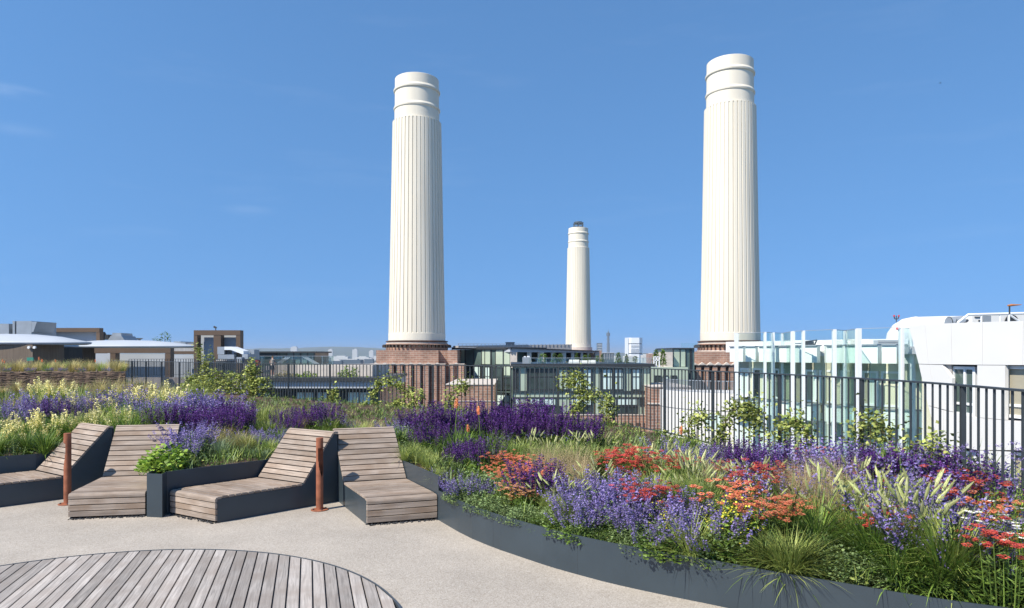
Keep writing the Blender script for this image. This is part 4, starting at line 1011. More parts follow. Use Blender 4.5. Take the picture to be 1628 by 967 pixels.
# ------------------------------------------------------------------ left roofs
def lens_roof(name, label, cx, Y, rx_px, yt, yb, yrim, wall, wallm):
    """round saucer roof over a timber wall"""
    c = P(cx, yrim, Y); rx = rx_px * Y / FPX; zt = (yrim - yt) * Y / FPX; zb = (yb - yrim) * Y / FPX
    c.y += rx * .35
    t = thing(name, label, 'pavilion', (c.x, c.y, 0), 'saucer-roofed rooftop pavilions')
    vs = []; n = 72; prof = [(0.02, 1), (.35, .93), (.65, .66), (.88, .24), (.97, .08), (1, 0), (.985, -.6), (.93, -1), (.5, -1), (0.02, -1)]
    mb = MB(); fs = []
    for r_, h in prof:
        for k in range(n): a = 2 * math.pi * k / n; vs.append((c.x + rx * r_ * math.cos(a), c.y + rx * .35 * r_ * math.sin(a), c.z + (zt * h if h > 0 else zb * h)))
    for i in range(len(prof) - 1):
        for k in range(n): a = i * n + k; b = i * n + (k + 1) % n; fs.append((a, b, b + n, a + n))
    mb.add(vs, fs); mb.build('roof', M['roofwhite'], t, smooth=True)
    mb = MB(); mb.box(P(wall[0], 0, Y + 2).x, P(wall[1], 0, Y + 2).x, Y + rx * .05, c.y + rx * .25, .3, c.z - zb); mb.build('wall', M[wallm], t)
    return t, c
pv1, cc1 = lens_roof('saucer_pavilion', 'pale saucer-roofed pavilion with brown wall and two round lamps, leftmost', -25, 46, 139, 529.5, 548, 544, (-140, 79), 'brown_wall')
for x in (42.5, 51.5):
    mb = MB(); c = P(x, 552.5, 46); mb.tube([(c.x, 46 + 139 * 46 / FPX * .05 - .02, c.z), (c.x, 46 + 139 * 46 / FPX * .05 - .14, c.z)], .09, 14); mb.build('round_lamp', M['white_metal'], pv1)
pv2, cc2 = lens_roof('saucer_pavilion', 'wide pale saucer-roofed pavilion with dark wall, right of the leftmost pavilion', 172, 58, 123, 540, 553, 550, (60, 150), 'bronze_dark')
def frame_box(name, label, Y, beams, panels, group=None, mb_='bronze'):
    xs = [b[0] for b in beams]; t = thing(name, label, 'roof frame', (P(xs[0], 0, Y).x, Y, 0), group)
    for x0, x1, y0, y1, dy in beams: mb = MB(); fbox(mb, x0, x1, y0, y1, Y + dy, .6); mb.build('beam' if x1 - x0 > y1 - y0 else 'column', M[mb_], t)
    for x0, x1, y0, y1, dy, m_ in panels: mb = MB(); fbox(mb, x0, x1, y0, y1, Y + dy, .3); mb.build('panel', M[m_], t)
    return t
frame_box('bronze_frame', 'low bronze framed box with pale panel behind the two saucer roofs', 62, [(53, 158, 521.5, 528, 0), (62, 70, 528, 552, .02), (153, 158.5, 528, 548, .02)], [(70, 153, 528.2, 548, .7, 'roofwhite'), (40, 62, 530, 548, .7, 'roofwhite')])
frame_box('bronze_frame', 'long low bronze beam frame under the wide saucer roof', 54, [(150, 271, 553.5, 561.5, 0), (175, 183.5, 561.5, 600, .02), (262.5, 271, 561.5, 600, .02), (271, 312, 558.5, 563.2, 3)], [(152, 175, 562, 590, 1.5, 'roofwhite'), (183.5, 262, 563, 600, 1.5, 'roofwhite'), (271, 308, 564, 600, 4.5, 'roofwhite')])
frame_box('bronze_frame', 'tall bronze framed roof box with pale panels and camera on top', 50, [(308, 382, 525.2, 533, 0), (308, 313.6, 533, 600, .02), (339.5, 351, 533, 600, .02), (375.2, 382, 533, 600, .02)], [(313.6, 339.5, 533.2, 600, .9, 'roofwhite'), (351, 375.2, 533.2, 600, .9, 'roofwhite')])
t = thing('security_camera', 'tiny security camera on top of the tall bronze frame', 'camera', P(342, 525, 50.2))
mb = MB(); mb.tube([P(343, 525.2, 50.2), P(343, 521, 50.2)], .03, 6); mb.build('pole', M['dark_metal'], t); mb = MB(); mb.tube([P(340, 519.5, 50.2), P(344, 521.5, 50.2)], .07, 8); mb.build('body', M['dark_metal'], t)
def hvac(label, Y, boxes, name='air_handling_unit'):
    b0 = boxes[0]; t = thing(name, label, 'roof equipment', P((b0[0] + b0[1]) / 2, b0[3], Y), 'grey rooftop ventilation units')
    for x0, x1, y0, y1, dy, dep, m_ in boxes: mb = MB(); fbox(mb, x0, x1, y0, y1, Y + dy, dep); mb.build('casing', M[m_], t)
    return t
hvac('plain grey roof unit at the very left edge above the saucer roof', 55, [(-30, 14, 514.8, 536, 0, 3, 'grey_metal'), (14, 20, 519, 528, .5, 2, 'dark_metal')])
t = hvac('large grey roof unit with a slanted hood above the left saucer roof', 55, [(20, 23.5, 510.5, 536, 0, 3, 'grey_metal'), (23.5, 26, 510.8, 536, .15, 3, 'dark_metal'), (26, 50, 510.6, 536, 0, 3, 'grey_metal')])
mb = MB(); mb.prism([P(50.2, 511.5, 55), P(58.5, 512, 55), P(53, 528, 55), P(50.2, 528, 55)], (0, 2.4, 0)); mb.build('hood', M['grey_metal'], t)
t = hvac('low grey vent with a trapezoid hood above the middle of the roofs', 66, [(158, 172, 532, 540, 0, 2, 'dark_metal')])
mb = MB(); mb.prism([P(171, 541, 66), P(198, 541, 66), P(193, 534, 66), P(176, 534, 66)], (0, 2.4, 0)); mb.prism([P(177, 533.9, 66.2), P(193, 533.9, 66.2), P(192, 529.5, 66.2), P(179, 529.5, 66.2)], (0, 2, 0)); mb.build('hood', M['grey_metal'], t)
t = thing('roof_mast', 'short dark mast between the grey vents on the roofs', 'mast', P(165, 540, 64)); mb = MB(); mb.tube([P(165, 541, 64), P(165, 528, 64)], [.09, .14], 8); mb.build('pole', M['dark_metal'], t); mb = MB(); mb.lathe(P(165, 532, 64), [(.2, 0), (.2, .12)], 10); mb.build('collar', M['dark_metal'], t)
t = thing('roof_vent_disc', 'small dark dish-shaped vent above the wide saucer roof', 'vent', P(221.5, 541, 64)); mb = MB(); mb.lathe(P(221.5, 540.5, 64), [(.1, 0), (.12, .02), (.32, .14), (.34, .16)], 16); mb.build('dish', M['grey'], t); mb = MB(); mb.lathe(P(221.5, 542.5, 64), [(.1, 0), (.1, .13)], 8); mb.build('neck', M['grey'], t)
far_tree(248, 536, 551, 72, 9, 'wispy shrub rising behind the wide saucer roof, left one', False, 50, group='wispy shrubs behind the saucer roof', name='shrub', cat='shrub', n=70)
far_tree(262, 529, 551, 72, 16, 'taller wispy shrub rising behind the wide saucer roof', False, 51, group='wispy shrubs behind the saucer roof', name='shrub', cat='shrub', n=110)
t = thing('distant_roof', 'low grey distant roof left of the tall bronze frame', 'building', P(290, 560, 90)); mb = MB(); fbox(mb, 273, 312, 546.5, 560, 90, 8); mb.build('wall', M['grey'], t); mb = MB(); fbox(mb, 272, 295, 544.5, 547, 89.8, 8); fbox(mb, 276, 287, 543, 544.5, 90, 5); mb.build('roof', M['grey_metal'], t)
t = thing('rooftop_duct', 'angled galvanised duct in front of the tall bronze frame', 'duct', P(365, 575, 47))
mb = MB(); fbox(mb, 345.5, 356.5, 551.5, 563.5, 47, 1); mb.build('casing', M['grey_metal'], t)
mb = MB(); mb.prism([P(356.6, 551.3, 47), P(368, 551.3, 47), P(387, 558, 47), P(387, 564, 47), (P(367, 556.5, 47)), P(356.6, 556.5, 47)], (0, 1, 0)); mb.build('slanted_run', M['white_metal'], t)
mb = MB(); fbox(mb, 346.5, 372, 564, 571.5, 46.8, 1); fbox(mb, 376, 384, 568, 577, 46.5, 1); fbox(mb, 385, 394, 563, 577, 46.9, 1.4); fbox(mb, 397, 404, 556, 573, 48, 1); mb.build('boxes', M['grey_metal'], t)
mb = MB(); fbox(mb, 372, 377, 561, 570, 47.2, .6); fbox(mb, 360, 364, 557, 563, 47.2, .5); fbox(mb, 389, 396, 571, 579, 46.6, .6); mb.build('brackets', M['dark_metal'], t)
t = thing('water_drum', 'dark round drum under the angled duct near the tall bronze frame', 'drum', P(359, 585, 46)); mb = MB(); mb.lathe(P(359, 590, 46), [(.6, 0), (.6, .72), (.56, .78)], 24); mb.build('body', M['fence'], t); mb = MB(); mb.lathe(P(359, 590, 46), [(.615, .68), (.615, .74)], 24); mb.build('rim', M['grey'], t)
t = thing('small_sign', 'small plain green sign standing in the far meadow', 'sign', P(48, 585, 31)); mb = MB(); fbox(mb, 42.5, 53, 568.5, 574, 31, .03); mb.build('board', M['green_sign'], t); mb = MB(); mb.tube([P(45, 590, 31.02), P(45, 569, 31.02)], .012, 6); mb.tube([P(51, 590, 31.02), P(51, 569, 31.02)], .012, 6); mb.build('legs', M['dark_metal'], t)

# glass pavilion and terraced building beyond the railing, left of the first tower
YL = 62.0
lt = thing('terraced_building', 'terraced building with pale band and glass pavilion beyond the railing, left of the brick tower', 'building', (P(510, 600, YL).x, YL, GROUND))
plL = Pl(400, YL, 600, YL)
mb = MB(); fbox(mb, 380, 604, 617, 1000, YL, 14); mb.build('lower_wall', M['green_dark'], lt)
mb = MB(); fbox(mb, 380, 604, 606.5, 617.5, YL - 1.2, 15); mb.build('pale_band', M['roofwhite'], lt)
mb = MB(); fbox(mb, 380, 606, 601, 606.3, YL - 1.5, 15); fbox(mb, 380, 604, 618.8, 620, YL - 1.0, 1); mb.build('dark_edge', M['dark_metal'], lt)
for x0, x1, m_ in [(440, 468, 'pane_dark'), (470, 500, 'curtain'), (503, 522, 'curtain'), (524, 548, 'pane_dark'), (552, 590, 'curtain'), (404, 432, 'curtain')]:
    window(plL, x0, x1, 622, 668, lt, M[m_], fw=.1, off=.1, mull=(.5,))
mb = MB(); fbox(mb, 428, 592, 581, 601, YL + 3, 9); mb.build('upper_terrace_wall', M['stone'], lt)
mb = MB(); fbox(mb, 402, 501, 560, 582, YL + 6, 5); mb.build('pavilion_glass', M['green_dark'], lt)
mb = MB(); fbox(mb, 400, 502, 558.8, 561.2, YL + 5.6, 6); fbox(mb, 408, 440, 561, 566, YL + 5.8, .2)
for x in range(444, 500, 11): fbox(mb, x, x + .9, 561, 581, YL + 5.9, .1)
mb.build('pavilion_frame', M['dark_metal'], lt)
mb = MB(); fbox(mb, 395, 530, 566.5, 581, YL + 3.2, .05); mb.build('glass_balustrade', M['glass'], lt); mb = MB(); fbox(mb, 500, 531, 566, 600, YL + 8, .05); mb.build('glass_balustrade', M['glass'], lt)
mb = MB()
for i in range(3): mb.bar(P(438 + i * 3, 579, YL + 4), P(455 + i * 3, 568, YL + 4), .07)
for i in range(3): mb.bar(P(482 + i * 3, 568, YL + 4), P(502 + i * 3, 579, YL + 4), .07)
for x in range(400, 531, 16): fbox(mb, x, x + .6, 566.5, 581, YL + 3.3, .05)
fbox(mb, 395, 530, 566, 566.6, YL + 3.2, .06); mb.build('stair_rails', M['grey_metal'], lt)
def bush(px, ytop, ybot, Y, wpx, label, lm, seed, n=260, group=None):
    rd = random.Random(seed); b = P(px, ybot, Y); H = (ybot - ytop) * Y / FPX; W = wpx * Y / FPX / 2
    t = thing('shrub', label, 'shrub', b, group); mb = MB(); 
    for k in range(4): mb.tube([b, b + Vector((rd.uniform(-W, W) * .6, rd.uniform(-.4, .4), H * .6))], [.03, .015], 4)
    mb.build('stems', M['stem'], t); mb = MB()
    for i in range(n):
        x = rd.uniform(-1, 1); y = rd.uniform(-1, 1); z = rd.uniform(.05, 1)
        if x * x + z * z * .9 > 1.1: continue
        h = H * (.75 + .25 * math.sin(x * 7 + seed)); mb.leaf((b.x + x * W, b.y + y * .5, b.z + z * h), rd.uniform(0, 6.28), rd.uniform(-.5, 1.2), .22, .12, rd.uniform(-1, 1))
    mb.build('foliage', M[lm], t)
bush(452, 590, 602, YL + 1, 34, 'golden low shrub mass on the terraced building, left one', 'lf_gold', 1, 300, 'shrubs on the terraced building')
bush(488, 591, 602, YL + 1, 36, 'green-gold low shrub mass on the terraced building, middle one', 'lf_bright', 2, 300, 'shrubs on the terraced building')
bush(553, 582, 602, YL + 1, 34, 'tall lime green shrub on the terraced building near the brick tower', 'lf_bright', 3, 420, 'shrubs on the terraced building')
def small_person(px, yfeet, Y, label, top, az):
    b = P(px, yfeet, Y); t = thing('person', label, 'person', b)
    mb = MB(); 
    for sx in (-.09, .09): mb.tube([b + Vector((sx, 0, 0)), b + Vector((sx, 0, .45)), b + Vector((sx * .9, 0, .86))], [.05, .065, .09], 8)
    mb.tube([b + Vector((0, 0, .82)), b + Vector((0, 0, 1.1)), b + Vector((0, 0, 1.38)), b + Vector((0, 0, 1.46)), b + Vector((0, 0, 1.54))], [.15, .14, .19, .09, .055], 12)
    for sx in (-1, 1): mb.tube([b + Vector((sx * .18, 0, 1.38)), b + Vector((sx * .25, -.02, 1.1)), b + Vector((sx * .2, -.16, .92))], [.05, .042, .03], 8)
    h = b + Vector((0, 0, 1.64)); mb.lathe(h, [(.02, -.12), (.07, -.08), (.088, 0), (.08, .07), (.02, .12)], 12)
    mb.build('body', M['skin'], t)
    mb = MB(); mb.tube([b + Vector((0, 0, .84)), b + Vector((0, 0, 1.1)), b + Vector((0, 0, 1.4)), b + Vector((0, 0, 1.47))], [.165, .155, .205, .1], 12); mb.build('top', M[top], t)
    mb = MB(); mb.tube([b + Vector((.0, .0, .5)), b + Vector((0, 0, .88))], [.19, .165], 12); mb.build('shorts', M['fence'], t)
    mb = MB(); mb.lathe(h, [(.092, .0), (.09, .07), (.03, .13)], 12); mb.build('hair', M['stem'], t)
small_person(410, 596, YL + 1.6, 'tiny person in a red top on the far terrace behind glass', 'red_shirt', 0)
small_person(433.5, 596, YL + 1.8, 'tiny person in a pale top on the far terrace right of the red one', 'pale_shirt', 0)

# ------------------------------------------------------------------ far ground, hills, skyline, haze
mb = MB(); mb.add([(-14000, -2000, GROUND), (14000, -2000, GROUND), (14000, 14000, GROUND), (-14000, 14000, GROUND)], [(0, 1, 2, 3)]); struct(mb.build('ground', M['city']))
mb = MB(); rd = random.Random(11); n = 160; vs = []; fs = []
rows = [(6500, 0), (7300, .55), (8200, .95), (9500, 1.0), (11500, .3)]
for j, (Y, f) in enumerate(rows):
    for i in range(n + 1):
        X = -9000 + 18000 * i / n; px = X / 8200 * FPX + CXP
        h = 92 + 34 * math.exp(-((px - 520) / 170) ** 2) + 10 * math.sin(px * .013 + 1) + 6 * math.sin(px * .051) + 3 * math.sin(px * .17) + rd.uniform(-1.5, 1.5)
        if px > 900: h -= 45
        vs.append((X, Y, GROUND + f * h))
for j in range(len(rows) - 1):
    for i in range(n): a = j * (n + 1) + i; fs.append((a, a + 1, a + n + 2, a + n + 1))
mb.add(vs, fs); struct(mb.build('hills', M['hill'], smooth=True))
ords2 = ['first', 'second', 'third', 'fourth', 'fifth', 'sixth', 'seventh', 'eighth', 'ninth', 'tenth', 'eleventh', 'twelfth', 'thirteenth', 'fourteenth', 'fifteenth', 'sixteenth', 'seventeenth', 'eighteenth', 'nineteenth', 'twentieth']
fb = [(467, 10, 552, 565, 'far_pale', 6400), (525, 7, 556, 567, 'far_pale', 5200), (564, 8, 556, 567, 'far_pale', 5000), (590, 7, 558, 568, 'far_pale', 5200), (540, 26, 567, 574, 'far_pale', 3000), (575, 22, 568, 576, 'far_pale', 2600), (556, 34, 572, 582, 'far_dark', 1100), (510, 20, 566, 575, 'far_pale', 3200), (586, 14, 571, 583, 'far_dark', 1300), (535, 16, 574, 584, 'far_dark', 900), (600, 12, 566, 576, 'far_pale', 2900)]
for i, (x, w_, y0, y1, m_, Y) in enumerate(sorted(fb)):
    t = thing('distant_building', 'hazy distant building on the skyline left of the brick tower, %s from the left' % ords2[i], 'building', (P(x, y1, Y).x, Y, GROUND), 'distant buildings in haze')
    mb = MB(); mb.box(P(x - w_ / 2, 0, Y).x, P(x + w_ / 2, 0, Y).x, Y, Y + w_ * Y / FPX * .7, GROUND, wz(y0, Y)); mb.build('wall', M[m_], t)
    mb = MB(); mb.box(P(x - w_ / 5, 0, Y).x, P(x + w_ / 3, 0, Y).x, Y + 2, Y + w_ * Y / FPX * .5, wz(y0, Y), wz(y0 - 1.2, Y)); mb.build('roof', M['far_pale'], t)
fc = [(1003, 20, 566, 'far_pale', 1500), (1028, 12, 564.5, 'far_pale', 1400), (1036, 9, 562.5, 'brick', 1300), (1050, 16, 566, 'far_pale', 1600), (975, 14, 567, 'far_pale', 1700), (945, 8, 566, 'far_pale', 1700)]
for i, (x, w_, y0, m_, Y) in enumerate(sorted(fc)):
    t = thing('distant_building', 'low distant rooftop between the small chimney and the right chimney, %s from the left' % ords2[i], 'building', (P(x, 580, Y).x, Y, GROUND), 'distant buildings in haze')
    mb = MB(); mb.box(P(x - w_ / 2, 0, Y).x, P(x + w_ / 2, 0, Y).x, Y, Y + 25, GROUND, wz(y0, Y)); mb.build('wall', M[m_], t)
    mb = MB(); mb.box(P(x - w_ / 4, 0, Y).x, P(x + w_ / 5, 0, Y).x, Y + 3, Y + 18, wz(y0, Y), wz(y0 - 1, Y)); mb.build('roof', M['far_pale'], t)
# slim blue tower
YT = 3300; c = P(952.5, 600, YT)
t = thing('office_tower', 'slim hazy blue-grey office tower right of the small chimney', 'building', (c.x, YT, GROUND))
mb = MB(); fbox(mb, 949.5, 957.5, 545.5, 585, YT, 25); fbox(mb, 946.5, 949.5, 557, 585, YT + 2, 20); mb.box(P(949.5, 0, YT).x, P(957.5, 0, YT).x, YT, YT + 25, GROUND, -20); mb.build('wall', M['far_dark'], t)
mb = MB(); 
for k in range(7): fbox(mb, 950, 957, 548 + k * 4, 549 + k * 4, YT - 1, .5)
mb.build('floor_lines', M['far_pale'], t)
YT = 4200
t = thing('communications_tower', 'distant slender communications tower with stacked round galleries and mast', 'tower', (P(967, 0, YT).x, YT, GROUND)); s = YT / FPX
c = (P(967, 0, YT).x, YT, wz(580, YT))
q = lambda y: (580 - y) * s
mb = MB(); mb.lathe((c[0], c[1], GROUND), [(2.3 * s, 0), (2.3 * s, c[2] - GROUND + q(545))], 20); mb.lathe(c, [(1.1 * s, q(546)), (1.1 * s, q(528))], 16); mb.build('shaft', M['far_dark'], t)
for a, b, r_ in [(544.5, 542.6, 2.0), (541.5, 539.6, 2.4), (538.6, 536.7, 2.2), (535, 529.5, 2.9)]:
    mb = MB(); mb.lathe(c, [(r_ * s * .9, q(a)), (r_ * s, q(a) + .4 * s), (r_ * s, q(b)), (r_ * .8 * s, q(b) + .3 * s)], 20); mb.build('gallery', M['far_dark'], t)
mb = MB(); mb.lathe(c, [(.8 * s, q(529.5)), (.5 * s, q(526)), (.25 * s, q(525.8)), (.15 * s, q(523))], 8); mb.build('mast', M['far_dark'], t)
YT = 2100
t = thing('white_tower_block', 'pale chamfered white tower block between the central and right chimneys', 'building', (P(1008, 0, YT).x, YT, GROUND)); s = YT / FPX
def oct_(x0, x1, y0, y1, ch, dY=0):
    X0, X1 = P(x0, 0, YT).x, P(x1, 0, YT).x; ch *= s; D = (X1 - X0); Yq = YT + dY
    return [(X0 + ch, Yq), (X1 - ch, Yq), (X1, Yq + ch), (X1, Yq + D), (X0, Yq + D), (X0, Yq + ch)]
mb = MB()
for y0, y1 in [(537, 546), (547.5, 561.5), (563.3, 600)]: mb.prism([(x, y, wz(y1, YT)) for x, y in oct_(997.5, 1022.5, 0, 0, 6)], (0, 0, wz(y0, YT) - wz(y1, YT)))
mb.build('wall', M['far_white'], t)
mb = MB(); mb.prism([(x, y, GROUND) for x, y in oct_(998.2, 1021.8, 0, 0, 6, 1.5)], (0, 0, wz(540, YT) - GROUND)); mb.build('recess_bands', M['far_dark'], t)
mb = MB(); fbox(mb, 994.5, 999, 537, 580, YT + 4, 12); mb.build('stair_tower', M['far_white'], t)
mb = MB()
for k in range(11): 
    if k not in (4,): fbox(mb, 1003, 1017, 549 + k * 1.1, 549.3 + k * 1.1, YT - 1, .5)
mb.build('window_bands', M['far_pale'], t)
YT = 900; t = thing('glass_block', 'low hazy glass office block behind the far roof terrace', 'building', (P(965, 0, YT).x, YT, GROUND))
mb = MB(); fbox(mb, 952, 976, 561.5, 600, YT, 25); mb.build('wall', M['far_dark'], t); mb = MB(); fbox(mb, 951.5, 976.5, 560.8, 561.5, YT - 1, 26)
for x in range(953, 976, 4): fbox(mb, x, x + .4, 562, 572, YT - .6, .5)
mb.build('mullions', M['far_pale'], t)
# a few distant cranes' worth of skyline fuzz: scattered mid-distance rooftops as one uncountable mass
mb = MB(); rd = random.Random(3)
for i in range(1500):
    Y = rd.uniform(500, 5500); X = rd.uniform(-.65, .65) * Y; w_ = rd.uniform(10, 34); h = rd.uniform(8, 26)
    mb.box(X - w_, X + w_, Y, Y + rd.uniform(12, 30), GROUND, GROUND + h)
M['townroofs'] = mat('town_roofs', (.27, .23, .21), .85, island=.6)
o = mb.build('far_town', M['townroofs']); o['kind'] = 'stuff'
mb = MB()
for i in range(1600):
    Y = rd.uniform(600, 6000); X = rd.uniform(-.65, .65) * Y; r_ = rd.uniform(8, 26)
    mb.lathe((X, Y, GROUND), [(r_ * .7, 0), (r_, r_ * .4), (r_ * .8, r_ * .75), (r_ * .3, r_ * .95)], 7)
o = mb.build('far_woodland', M['hill']); o['kind'] = 'stuff'
# haze
m = bpy.data.materials.new('haze_air'); m.use_nodes = True; nt = m.node_tree; nt.nodes.clear()
om = nt.nodes.new('ShaderNodeOutputMaterial'); vol = nt.nodes.new('ShaderNodeVolumePrincipled'); vol.inputs['Color'].default_value = (.66, .74, .85, 1); vol.inputs['Density'].default_value = 1.1e-4; vol.inputs['Anisotropy'].default_value = .1
nt.links.new(vol.outputs[0], om.inputs['Volume'])
mb = MB(); mb.box(-14100, 14100, -2100, 14100, GROUND - 1, 95); o = mb.build('haze', m); o['kind'] = 'stuff'
# bird
t = thing('bird', 'tiny dark bird high in the sky at right', 'bird', P(1494.5, 132.5, 120))
c = P(1494.5, 132.5, 120); mb = MB(); mb.tube([c + Vector((-.17, 0, 0)), c + Vector((-.05, 0, .02)), c + Vector((.08, 0, .02)), c + Vector((.16, 0, .03)), c + Vector((.21, 0, .02))], [.01, .04, .05, .03, .008], 8)
for sy in (-1, 1): mb.prism([c + Vector((-.04, 0, .03)), c + Vector((.08, 0, .03)), c + Vector((.0, sy * .28, .1)), c + Vector((-.1, sy * .3, .09))], (0, 0, .01))
mb.build('body', M['dark_metal'], t)
# ------------------------------------------------------------------ planting: prototypes per species (origin at the stem base, nominal height h)
U = random.Random(77).uniform
def mesh_of(mb, name, mats):
    me = bpy.data.meshes.new(name); me.from_pydata(mb.v, [], mb.f)
    for m in mats: me.materials.append(m)
    me.polygons.foreach_set('material_index', mb.m); me.update(); return me

def basal(mb, rd, n, R_, h, L, w, mi=0, el=(0, 1.1), dome=True):
    for i in range(n):
        a = rd.uniform(0, 6.283); r_ = R_ * math.sqrt(rd.random()); z = h * rd.uniform(.02, 1) * (math.sqrt(max(.05, 1 - (r_ / R_) ** 2)) if dome else 1)
        l = L * rd.uniform(.6, 1.25)
        mb.leaf((r_ * math.cos(a), r_ * math.sin(a), z), a + rd.uniform(-1.2, 1.2), rd.uniform(*el), l, l * w, rd.uniform(-.9, .9), mi)

def spike_flowers(mb, rd, p, az, lean, L, fl, rad, n, size, mi):
    d = Vector((math.sin(lean) * math.cos(az), math.sin(lean) * math.sin(az), math.cos(lean)))
    p = Vector(p); whorl = max(4, n // 5)
    for i in range(n):
        t = 1 - fl + fl * ((i // 5) / whorl + rd.uniform(-.02, .02)); q = p + d * L * min(1, t)
        k = rad * (1.1 - .75 * ((t - 1 + fl) / fl)); a = rd.uniform(0, 6.283)
        mb.leaf((q.x + k * .35 * math.cos(a), q.y + k * .35 * math.sin(a), q.z), a, rd.uniform(-.1, .9), size * rd.uniform(.7, 1.3), size * .85, rd.uniform(-1, 1), mi)

def sp_salvia(rd):
    A, F = MB(), MB(); basal(A, rd, 380, .26, .36, .07, .45)
    for i in range(38):
        az = rd.uniform(0, 6.283); r_ = .2 * math.sqrt(rd.random()); lean = .05 + r_ * 1.0 + rd.uniform(-.07, .1); L = rd.uniform(.36, .62)
        p = (r_ * math.cos(az), r_ * math.sin(az), .02); A.blade(p, az, lean, L, .007, 0, 2, 0, 1)
        spike_flowers(F, rd, p, az, lean, L, .5, .02, 62, .021, 0)
    return .56, .28, A, ['lf_green'], F, ['fl_salvia']
def sp_catmint(rd):
    A, F = MB(), MB(); basal(A, rd, 620, .32, .36, .036, .75); 
    for i in range(34):
        az = rd.uniform(0, 6.283); r_ = .2 * math.sqrt(rd.random()); lean = .12 + r_ * 2.4 + rd.uniform(-.15, .2); L = rd.uniform(.32, .56)
        p = (r_ * math.cos(az), r_ * math.sin(az), .02); A.blade(p, az, lean, L, .006, 0, 2, 0, 1)
        spike_flowers(F, rd, p, az, lean, L, .5, .03, 46, .021, 0)
        d = Vector((math.sin(lean) * math.cos(az), math.sin(lean) * math.sin(az), math.cos(lean)))
        for k in range(5):
            q = Vector(p) + d * L * rd.uniform(.15, .55); A.leaf(q, rd.uniform(0, 6.28), rd.uniform(0, .8), .03, .02, rd.uniform(-1, 1))
    return .52, .34, A, ['lf_grey'], F, ['fl_catmint']
def sp_yarrow(mat_, rs=.036):
    def f(rd):
        A, F = MB(), MB(); basal(A, rd, 300, .24, .36, .075, .22)
        for i in range(34):
            az = rd.uniform(0, 6.283); r_ = .22 * math.sqrt(rd.random()); lean = r_ * .7; L = rd.uniform(.4, .6)
            p = Vector((r_ * math.cos(az), r_ * math.sin(az), .02)); A.blade(p, az, lean, L, .008, 0, 2, 0, 1)
            for k in range(3): A.leaf(p + Vector((math.sin(lean) * math.cos(az), math.sin(lean) * math.sin(az), math.cos(lean))) * L * rd.uniform(.3, .8), rd.uniform(0, 6.28), .5, .06, .014, 0)
            c = p + Vector((math.sin(lean) * math.cos(az), math.sin(lean) * math.sin(az), math.cos(lean))) * L; R2 = rs * rd.uniform(.7, 1.25); tl = rd.uniform(-.25, .25); ta = rd.uniform(0, 6.28)
            for k in range(26):
                a = rd.uniform(0, 6.283); q = R2 * math.sqrt(rd.random()); x, y = q * math.cos(a), q * math.sin(a)
                z = .012 * (1 - (q / R2) ** 2) + tl * (x * math.cos(ta) + y * math.sin(ta)) + rd.uniform(-.002, .003)
                s_ = .0085 * rd.uniform(.8, 1.3); b_ = rd.uniform(0, 1.57)
                F.add([(c.x + x + s_ * math.cos(b_ + j * 1.5708), c.y + y + s_ * math.sin(b_ + j * 1.5708), c.z + z + rd.uniform(-.002, .002)) for j in range(4)], [(0, 1, 2, 3)])
            for k in range(6):
                a = k * 1.047; F.leaf((c.x, c.y, c.z - .012), a, .45, R2 * .95, R2 * .5, 0)
        return .6, .27, A, ['lf_green'], F, [mat_]
    return f
def sp_grass(lm, h=.45, n=230, w=.006, spread=.5, droop=1.1, seed_mat=None, nplume=0, R0=.05):
    def f(rd):
        A, F = MB(), MB()
        for i in range(n):
            az = rd.uniform(0, 6.283); r_ = R0 * math.sqrt(rd.random())
            A.blade((r_ * math.cos(az), r_ * math.sin(az), 0), az + rd.uniform(-.5, .5), abs(rd.gauss(0, spread)), h * rd.uniform(.65, 1.15), w * rd.uniform(.7, 1.4), droop * rd.uniform(.5, 1.4), 4)
        for i in range(nplume):
            az = rd.uniform(0, 6.283); r_ = R0 * rd.random(); lean = abs(rd.gauss(.05, .25)); L = h * rd.uniform(1.0, 1.4)
            p = Vector((r_ * math.cos(az), r_ * math.sin(az), 0)); A.blade(p, az, lean, L, .003, .25, 4, 0, 1)
            # approximate tip of the bent stem
            q = Vector(p); a = lean
            for k in range(4): q = q + Vector((math.sin(a) * math.cos(az), math.sin(a) * math.sin(az), math.cos(a))) * L / 4; a += .25 / 4
            d = Vector((math.sin(a + .2) * math.cos(az), math.sin(a + .2) * math.sin(az), math.cos(a + .2)))
            PL = rd.uniform(.07, .115); 
            F.tube([q - d * PL * .1, q + d * PL * .2, q + d * PL * .6, q + d * PL], [.004, .0105, .009, .002], 6, cap=False)
            for k in range(26):
                t = rd.random(); e = rd.uniform(0, 6.28); F.leaf(q + d * PL * t * .9, e, rd.uniform(.7, 1.25), .026, .0028, 0)
        return h * (1.25 if nplume else .9), h * .55, A, [lm], F, [seed_mat or lm]
    return f
def sp_airy(rd):
    A, F = MB(), MB()
    for i in range(190):
        az = rd.uniform(0, 6.283); A.blade((.05 * math.cos(az), .05 * math.sin(az), 0), az, abs(rd.gauss(0, .35)), rd.uniform(.3, .5), .005, 1.0, 4)
    for i in range(120):
        az = rd.uniform(0, 6.283); lean = abs(rd.gauss(0, .26)); L = rd.uniform(.55, .85); F.blade((.03 * math.cos(az), .03 * math.sin(az), .05), az, lean, L, .0035, .3, 4, 0, 1)
        for k in range(30):
            t = rd.uniform(.42, 1); a = lean + .15 * t
            q = Vector((math.sin(a) * math.cos(az), math.sin(a) * math.sin(az), math.cos(a))) * L * t + Vector((rd.gauss(0, .022), rd.gauss(0, .022), rd.gauss(0, .02)))
            F.leaf(q, rd.uniform(0, 6.28), rd.uniform(-.5, 1.3), .012, .004, 0)
    return .8, .3, A, ['lf_lime_grass'], F, ['fl_tan']
